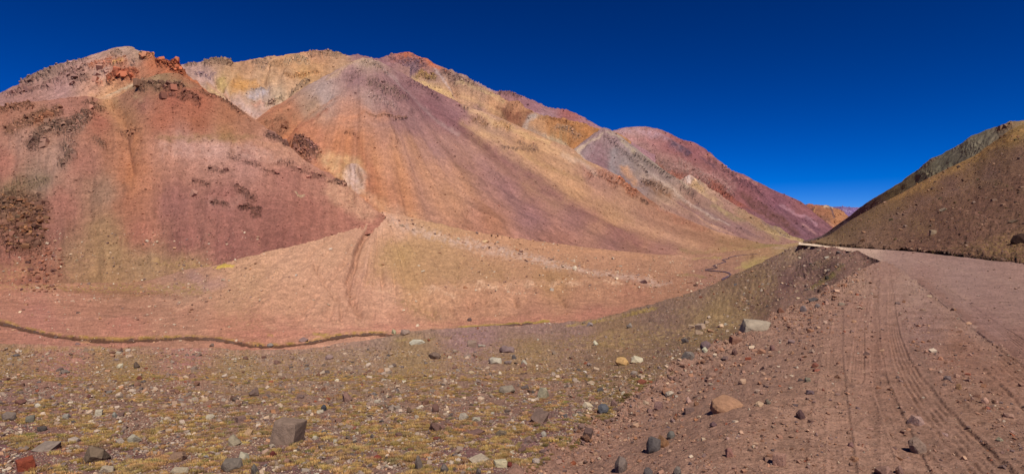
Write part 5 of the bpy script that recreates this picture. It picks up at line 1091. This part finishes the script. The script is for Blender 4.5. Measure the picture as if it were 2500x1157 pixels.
# boulder pile at the left edge and reddish blocks under it
add_zone(2600, (-120, 125, 470, 615), [((140,96,74), .5), ((120,80,62), .4), ((156,112,84), .3), ((150,112,82), .15)], 4, 15, 2.2, (iL1,), lambda x, y: sm(1.25-((x-35)/85)**2-((y-540)/72)**2)*fb(x, y, 22, 16, 67))
add_zone(500, (0, 170, 600, 715), [((160,106,88), .6), ((130,90,80), .4)], 3, 10, 1.8, (iL1, iV), lambda x, y: sm(1-np.abs(x-100-(y-650)*.1)/70))
# crags: broken blocks wherever bare rock breaks the scree
def cragcol(x, y, h):
    m = LAYERS[h[2]]; return None
CP = {}
for i, l in enumerate(LAYERS): CP[i] = l['C']
base_off = np.cumsum([0]+[len(l['P']) for l in LAYERS])
def terr_col(x, y, h, f=None): return None
def hitc(px, py):
    h, n, f, d = ray(px, py, tree)
    if h is None: return None
    if n.dot(h) > 0: n = -n
    v = Qall[f][0]; L_ = lid[f]; return h, n, L_, ROCKV[v], CP[L_][v-base_off[L_]]
CR = []
xs, ys = cand(52000, -150, 2600, 100, 610)
for x, y in zip(xs, ys):
    h = hitc(x, y)
    if h is None or h[3] < .30 or h[3] < .30+.35*RNG.random() or h[2] in (iA, iN, iR, iV): continue
    Z = h[0].y; near = h[2] in (iL1,)
    s = (2.2 if Z > 2000 else (3.4 if Z < 1000 else 2.6))*RNG.random()**(-1/2.2); s = min(s, 17 if Z < 1000 else 7)
    CR.append((h[0][:], h[1][:], s, Z, np.clip(h[4]*RNG.uniform(.9, 1.6), 0, .8), h[2], x, y))
FR = []
xs, ys = cand(46000, -150, 2520, 110, 650)
for x, y in zip(xs, ys):
    h = hitc(x, y)
    if h is None or h[2] in (iA, iN, iR, iV) or h[3] > .5: continue
    if h[2] not in (iL1, iR2) and RNG.random() > .55: continue
    s = min(1.4*RNG.random()**(-1/3.2), 4.5)
    FR.append((h[0][:], h[1][:], s, h[0].y, np.clip(h[4]*RNG.uniform(.78, 1.35), 0, .8), h[2], x, y))
print('scatter', len(ST), len(CR), round(time.time()-T0, 1))

def build_stuff(name, items, protos, label, linear=False, emb=.25, flat=.7, smooth=False, mat=None, seed=5):
    r = np.random.default_rng(seed); n = len(items)
    if not n: return
    pos = np.array([i[0] for i in items]); nor = np.array([i[1] for i in items]); Z = np.array([i[3] for i in items]); s = np.array([i[2] for i in items])*Z/F*.5
    cols = np.array([i[4] for i in items]); cols = cols if linear else lin(cols)*KALB*np.array((1.06, 1.0, .88))
    scl = np.stack([s*r.uniform(.8, 1.25, n), s*r.uniform(.6, 1.0, n), s*r.uniform(flat*.6, flat*1.25, n)], 1)
    rot = rotm(r.uniform(0, 6.28, n), r.normal(0, .35, n), r.normal(0, .35, n))
    pos = pos + nor*(scl[:, 2:3]*emb) + np.array([0, 0, 1.])*scl[:, 2:3]*emb*.6
    V, Fc, C = merge(protos, r.integers(0, len(protos), n), pos, scl, rot, cols)
    me = mesh_from(name, V, Fc, colr=C, smooth=smooth, mat=mat or M_STONE)
    link(name, me, label, kind='stuff')
# the biggest scattered stones become rocks of their own
ST.sort(key=lambda i: -i[2])
NIND = 300-len(HAND)
vis = [s for s in ST if 4 < s[6] < 2496 and 560 < s[7] < 1150]
big = vis[:NIND]; bid = {id(b) for b in big}; rest = [s for s in ST if id(s) not in bid]
def cname(c):
    c = np.array(c); v = c.mean()
    if c[0] > 1.55*c[2] and c[0]-c[1] > 38: return 'rust red' if v < 110 else 'orange brown'
    if v > 168: return 'whitish'
    if v > 140: return 'pale grey' if c[0]-c[2] < 32 else 'tan'
    if c[0]-c[1] > 22: return 'reddish brown'
    return 'mid grey' if v > 112 else 'dark grey'
ZN = {iA: 'among the ochre grass on the near slope', iN: 'lying loose on the bare dirt beside the road', iR: 'on the gravel road', iV: 'out on the salmon valley floor', iL1: 'in the boulder pile on the left hill', iR2: 'on the dark slope right of the road'}
for j, b in enumerate(big):
    r = np.random.default_rng(3000+j); s = b[2]*b[3]/F*.5; cn = cname(b[4]); z = ZN[b[5]]
    # a few shared colours so that meshes can be shared
    V, Fc = MID[j % len(MID)] if b[2] < 15 else HI[KINDS[j % 5]][j % 3]
    scl = (s*r.uniform(.9, 1.25), s*r.uniform(.65, 1.), s*r.uniform(.5, .85)); R = rotm(r.uniform(0, 6.28), r.normal(0, .25), r.normal(0, .25))
    pos = np.array(b[0]) + np.array([0, 0, scl[2]*.45])
    third = 'left' if b[6] < 620 else ('centre' if b[6] < 1250 else ('right of centre' if b[6] < 1880 else 'far right'))
    lab = '%s stone %s, %s' % (cn, z, third)
    k8 = round(float(np.mean(b[4]))/10)*10/float(np.mean(b[4])); q = tuple(int(v*k8) for v in b[4])
    rock_obj(V, Fc, q, pos, scl, R, lab, '%s stones %s, %s' % (cn, z, third))
build_stuff('stones', [s for s in rest if s[2] >= 5], MID, 'loose pale and brown stones strewn over slope, dirt and valley floor', seed=6)
build_stuff('gravel', [s for s in rest if s[2] < 5], LOW, 'fine angular gravel covering the slope and roadside', seed=7)
build_stuff('broken_rock', CR, MID, 'broken rock blocks along the crags of the hills', linear=True, emb=.15, flat=1.0, seed=8)

build_stuff('scree', FR, LOW, 'fine scree fragments scattered over the hill slopes', linear=True, emb=.3, flat=.9, seed=9)

# ------------------------------------------------------------------ creek
vt = BVHTree.FromPolygons(VTREE['P'].tolist(), VTREE['Q'].tolist())
m, nt, b_ = newmat('creek_water'); b_.inputs['Base Color'].default_value = (.095, .055, .036, 1); b_.inputs['Roughness'].default_value = .22; b_.inputs['Specular IOR Level'].default_value = .3
nn = nt.nodes.new('ShaderNodeTexNoise'); nn.inputs['Scale'].default_value = 2.2; nn.inputs['Detail'].default_value = 5
bb = nt.nodes.new('ShaderNodeBump'); bb.inputs['Strength'].default_value = .9; bb.inputs['Distance'].default_value = .25
ge = nt.nodes.new('ShaderNodeNewGeometry'); nt.links.new(ge.outputs['Position'], nn.inputs['Vector']); nt.links.new(nn.outputs['Fac'], bb.inputs['Height']); nt.links.new(bb.outputs[0], b_.inputs['Normal'])
def creek(pts_, wf, dz, label):
    xs = [p[0] for p in pts_]; seg = []
    for a, b in zip(pts_[:-1], pts_[1:]):
        n = max(1, int(math.hypot(b[0]-a[0], b[1]-a[1])/5))
        for k in range(n): seg.append([a[j]+(b[j]-a[j])*k/n for j in range(len(a))])
    seg.append(list(pts_[-1])); V = []
    for i, s in enumerate(seg):
        w = s[2]*.55 if len(s) > 2 else wf(s[0]); a = seg[max(0, i-1)]; c = seg[min(len(seg)-1, i+1)]
        tx, ty = c[0]-a[0], c[1]-a[1]; L_ = math.hypot(tx, ty) or 1; nx, ny = -ty/L_, tx/L_
        for sg in (-.5, .5):
            h, n, f, d = ray(s[0]+nx*w*sg, s[1]+ny*w*sg, vt)
            if h is None: h = Vector(world(s[0], s[1], 300.))
            V.append((h.x, h.y, h.z+dz(h)))
    n = len(seg); Q = np.array([[2*i, 2*i+1, 2*i+3, 2*i+2] for i in range(n-1)])
    link('creek', mesh_from('creek', np.array(V), Q, smooth=True, mat=m), label, kind='structure')
creek(CREEK1, lambda x: float(cw(x))+2.6, lambda h: -.10, 'dark brown creek winding along the valley floor')
creek(CREEK2, lambda x: 3.2+1.6*math.sin((x-1120)/57.), lambda h: .06, 'short visible reach of the creek past the near slope')
creek(CREEK3, None, lambda h: .45, 'zigzag meanders of the creek farther up the valley')

# ------------------------------------------------------------------ grass cushions
def tuft(nb, seed, spread=1., hgt=.55):
    r = np.random.default_rng(seed); V = []; Fc = []; C = []
    for i in range(nb):
        a = r.uniform(0, 6.28); q = math.sqrt(r.random())*.9*spread; x, y = q*math.cos(a), q*math.sin(a)
        a2 = a+r.normal(0, .8); ln = r.uniform(.15, .5); hh = hgt*r.uniform(.55, 1.)*(1-.5*q*q); wd = r.uniform(.04, .08)*(2. if nb < 20 else 1.)
        bx, by = -math.sin(a2)*wd, math.cos(a2)*wd; k = len(V)
        V += [(x-bx, y-by, -.05), (x+bx, y+by, -.05), (x+math.cos(a2)*ln*.5, y+math.sin(a2)*ln*.5, hh)]; Fc.append((k, k+1, k+2))
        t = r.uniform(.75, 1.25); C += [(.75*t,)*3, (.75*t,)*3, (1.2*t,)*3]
    return np.array(V), np.array(Fc), np.array(C)
def build_grass(name, items, protos, label):
    r = np.random.default_rng(77); n = len(items); Vs = []; Fs = []; Cs = []; off = 0
    pos = np.array([i[0] for i in items]); s = np.array([i[1] for i in items]); yaw = r.uniform(0, 6.28, n); col_ = lin(np.array([i[2] for i in items]))*KALB; asp = np.array([i[3] for i in items]); ori = np.array([i[4] for i in items])
    wh = r.integers(0, len(protos), n)
    for k, (V, Fc, C) in enumerate(protos):
        mm = wh == k; c, s_ = np.cos(yaw[mm])[:, None], np.sin(yaw[mm])[:, None]
        X = V[None, :, 0]*c-V[None, :, 1]*s_; Y = V[None, :, 0]*s_+V[None, :, 1]*c
        X = X*asp[mm][:, None]; co_, so_ = np.cos(ori[mm])[:, None], np.sin(ori[mm])[:, None]
        X, Y = X*co_-Y*so_, X*so_+Y*co_
        W_ = np.stack([X, Y, np.repeat(V[None, :, 2], mm.sum(), 0)], -1)*s[mm][:, None, None] + pos[mm][:, None, :]
        Vs.append(W_.reshape(-1, 3)); Fs.append((Fc[None]+(np.arange(mm.sum())*len(V))[:, None, None]).reshape(-1, 3)+off); off += mm.sum()*len(V)
        Cs.append((col_[mm][:, None, :]*C[None]).reshape(-1, 3))
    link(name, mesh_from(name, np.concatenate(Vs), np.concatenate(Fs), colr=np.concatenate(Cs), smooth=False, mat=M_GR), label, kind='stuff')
M_GR, ntg, bg_ = newmat('dry_grass'); at = ntg.nodes.new('ShaderNodeAttribute'); at.attribute_name = 'Col'; ntg.links.new(at.outputs['Color'], bg_.inputs['Base Color']); bg_.inputs['Roughness'].default_value = .8
GN, GF = [], []
def gcol(x, y, green):
    a = np.array((184,144,92)) if RNG.random() > green else np.array((146,124,78)); return tuple(np.clip(a*RNG.uniform(.82, 1.15)+RNG.normal(0, 5, 3), 20, 240))
def add_grass(n, box, layers, dens, spx, green, asp=1.6, cluster=1, maxm=.5):
    xs, ys = cand(n, *box); D = dens(xs, ys); keep = RNG.random(n) < D
    for x, y in zip(xs[keep], ys[keep]):
        dr = -.12 + .45*min(1, max(0, (x-1150)/500.))
        for k in range(cluster if cluster == 1 else RNG.integers(max(1, cluster//2), cluster+1)):
            o = RNG.normal(0, 1, 2); sc = spx(y)
            x2 = x + o[0]*sc*.9*(cluster > 1); y2 = y + o[1]*sc*.22*(cluster > 1) - o[0]*sc*.9*dr*(cluster > 1)
            h = hit(x2, y2)
            if h is None or h[2] not in layers: continue
            Z = h[0].y; s = min(sc*RNG.uniform(.6, 1.25)*.5*Z/F, maxm)
            (GN if sc > 9 else GF).append((h[0][:], s, gcol(x, y, green(x, y)), RNG.uniform(1, asp), math.atan2(-.1, 1)))
gsz = lambda y: float(np.interp(y, [780, 860, 950, 1050, 1160], [3.4, 5.5, 11, 18, 26]))
add_grass(3600, (-200, 1650, 905, 1165), (iA,), lambda x, y: np.clip(1.6*fb(x, y, 75, 26, 71)-.25, 0, 1)*(.95-.5*sm((y-1030-.05*x)/90))*(1-.9*sm((170-x)/100)*sm((y-1075)/30)), gsz, lambda x, y: .12+.5*sm(np.array((x-1250)/300.)).item(), 1.8, 5)
add_grass(20000, (-200, 1850, 812, 930), (iA,), lambda x, y: np.clip(1.35*fb(x, y, 90, 12, 72), 0, 1)*sm((y-835+.16*np.maximum(x-900, 0))/25), lambda y: gsz(y)*1.0, lambda x, y: .1+.45*sm(np.array((x-1250)/300.)).item(), 1.6, 1)
add_grass(12000, (1350, 1980, 620, 850), (iA,), lambda x, y: np.clip(1.5*fb(x, y, 50, 14, 73)-.2, 0, 1)*(1-.85*sm((x-1880)/60)), lambda y: 3.8, lambda x, y: .4, 1.6, 1, 1.)
# green strips along the berm foot
for (ax, ay, bx, by, nn_, sp) in ((1285,1150,1345,1112,60,12),(1395,1090,1430,1065,40,11),(1462,1022,1492,1002,40,11),(1512,978,1592,930,120,10),(1540,935,1580,916,50,8),(1605,925,1650,906,50,7),(1040,1080,1060,1070,20,12),(1146,1085,1245,1070,110,10),(1225,1112,1272,1082,70,10),(1275,1068,1318,1052,50,9),(1985,704,2030,672,60,5),(2045,662,2062,650,20,4),(1375,1080,1385,1072,14,10),(740,1060,800,1052,50,9),(935,1042,965,1034,40,9),(975,1060,1040,1072,60,10),(800,1100,840,1092,40,11)):
    for k in range(nn_):
        t = RNG.random(); x = ax+(bx-ax)*t+RNG.normal(0, 2.5); y = ay+(by-ay)*t+RNG.normal(0, 3.)
        h = hit(x, y)
        if h is None: continue
        (GN if sp >= 8 else GF).append((h[0][:], sp*RNG.uniform(.7, 1.2)*.5*h[0].y/F, gcol(x, y, .6 if ax > 1150 else .15), 1.3, 0.))
# far cushions: fan, left foot, right slope
add_grass(8500, (520, 1300, 580, 830), (iV,), lambda x, y: np.clip(1.9*fb(x, y, 46, 26, 74)-.65, 0, 1)*.9, lambda y: 3.0, lambda x, y: .35, 1.5, 1, 3.)
add_grass(3800, (-150, 560, 560, 740), (iL1, iV), lambda x, y: np.clip(1.8*fb(x, y, 50, 20, 75)-.5, 0, 1)*sm((y-560-np.abs(x-280)*.25)/60), lambda y: 3.0, lambda x, y: .2, 1.5, 1, 3.)
add_grass(2200, (1990, 2620, 420, 640), (iR2,), lambda x, y: np.clip(1.8*fb(x, y, 46, 24, 76)-.7+1.1*sm((x-2330)/90)*sm((y-585)/25), 0, 1), lambda y: float(np.interp(y, [420, 560, 640], [3.4, 5, 9])), lambda x, y: .75, 1.5, 1, 3.)
add_grass(3000, (1780, 2140, 610, 770), (iA,), lambda x, y: np.clip(1.7*fb(x+1.3*y, y-.3*x, 40, 12, 78)-.45, 0, 1), lambda y: 4.0, lambda x, y: .8, 1.5, 1, 3.)
print('grass', len(GN), len(GF), round(time.time()-T0, 1))
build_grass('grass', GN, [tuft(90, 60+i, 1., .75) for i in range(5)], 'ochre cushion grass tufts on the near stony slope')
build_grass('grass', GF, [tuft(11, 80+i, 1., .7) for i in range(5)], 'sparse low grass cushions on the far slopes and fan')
print('stuff', round(time.time()-T0, 1))
# ================================================================== light, sky, camera
SUN_EL, SUN_AZ = math.radians(55), math.radians(20)   # sun behind the camera, a little to its right
ld = bpy.data.lights.new('sun', 'SUN'); ld.energy = 5.0; ld.angle = math.radians(.5); ld.color = (1, .965, .90)
so = bpy.data.objects.new('sun', ld); col.objects.link(so)
sd = Vector((math.sin(SUN_AZ)*math.cos(SUN_EL), -math.cos(SUN_AZ)*math.cos(SUN_EL), math.sin(SUN_EL)))
so.rotation_euler = sd.to_track_quat('Z', 'Y').to_euler()
w = bpy.data.worlds.new('World'); scn.world = w; w.use_nodes = True
nt = w.node_tree; bg = nt.nodes['Background']
sk = nt.nodes.new('ShaderNodeTexSky'); sk.sky_type = 'NISHITA'; sk.sun_disc = False
sk.sun_elevation = SUN_EL; sk.sun_rotation = math.pi - SUN_AZ; sk.altitude = 4200; sk.air_density = 1.0; sk.dust_density = 0.3; sk.ozone_density = 4.0
hs = nt.nodes.new('ShaderNodeHueSaturation'); hs.inputs['Saturation'].default_value = 1.25
gm = nt.nodes.new('ShaderNodeGamma'); gm.inputs['Gamma'].default_value = 1.6
nt.links.new(sk.outputs[0], gm.inputs[0]); nt.links.new(gm.outputs[0], hs.inputs['Color']); mx = nt.nodes.new('ShaderNodeMix'); mx.data_type = 'RGBA'; mx.blend_type = 'MULTIPLY'; mx.inputs[0].default_value = 1; mx.inputs[7].default_value = (.23, .252, .365, 1)
nt.links.new(hs.outputs[0], mx.inputs[6]); nt.links.new(mx.outputs[2], bg.inputs['Color'])
bg.inputs['Strength'].default_value = 0.08
cd = bpy.data.cameras.new('camera'); cd.sensor_width = 36; cd.lens = 36*F/2500; cd.clip_start = .1; cd.clip_end = 60000
cd.shift_y = (YH-578.5)/2500
co = bpy.data.objects.new('camera', cd); col.objects.link(co); co.rotation_euler = (math.pi/2, 0, 0); scn.camera = co
scn.render.resolution_x = 1024; scn.render.resolution_y = 473
vs = scn.view_settings; vs.view_transform = 'Standard'; vs.look = 'None'; vs.gamma = 1; vs.exposure = .06; vs.use_curve_mapping = False
print('done', round(time.time()-T0, 1))
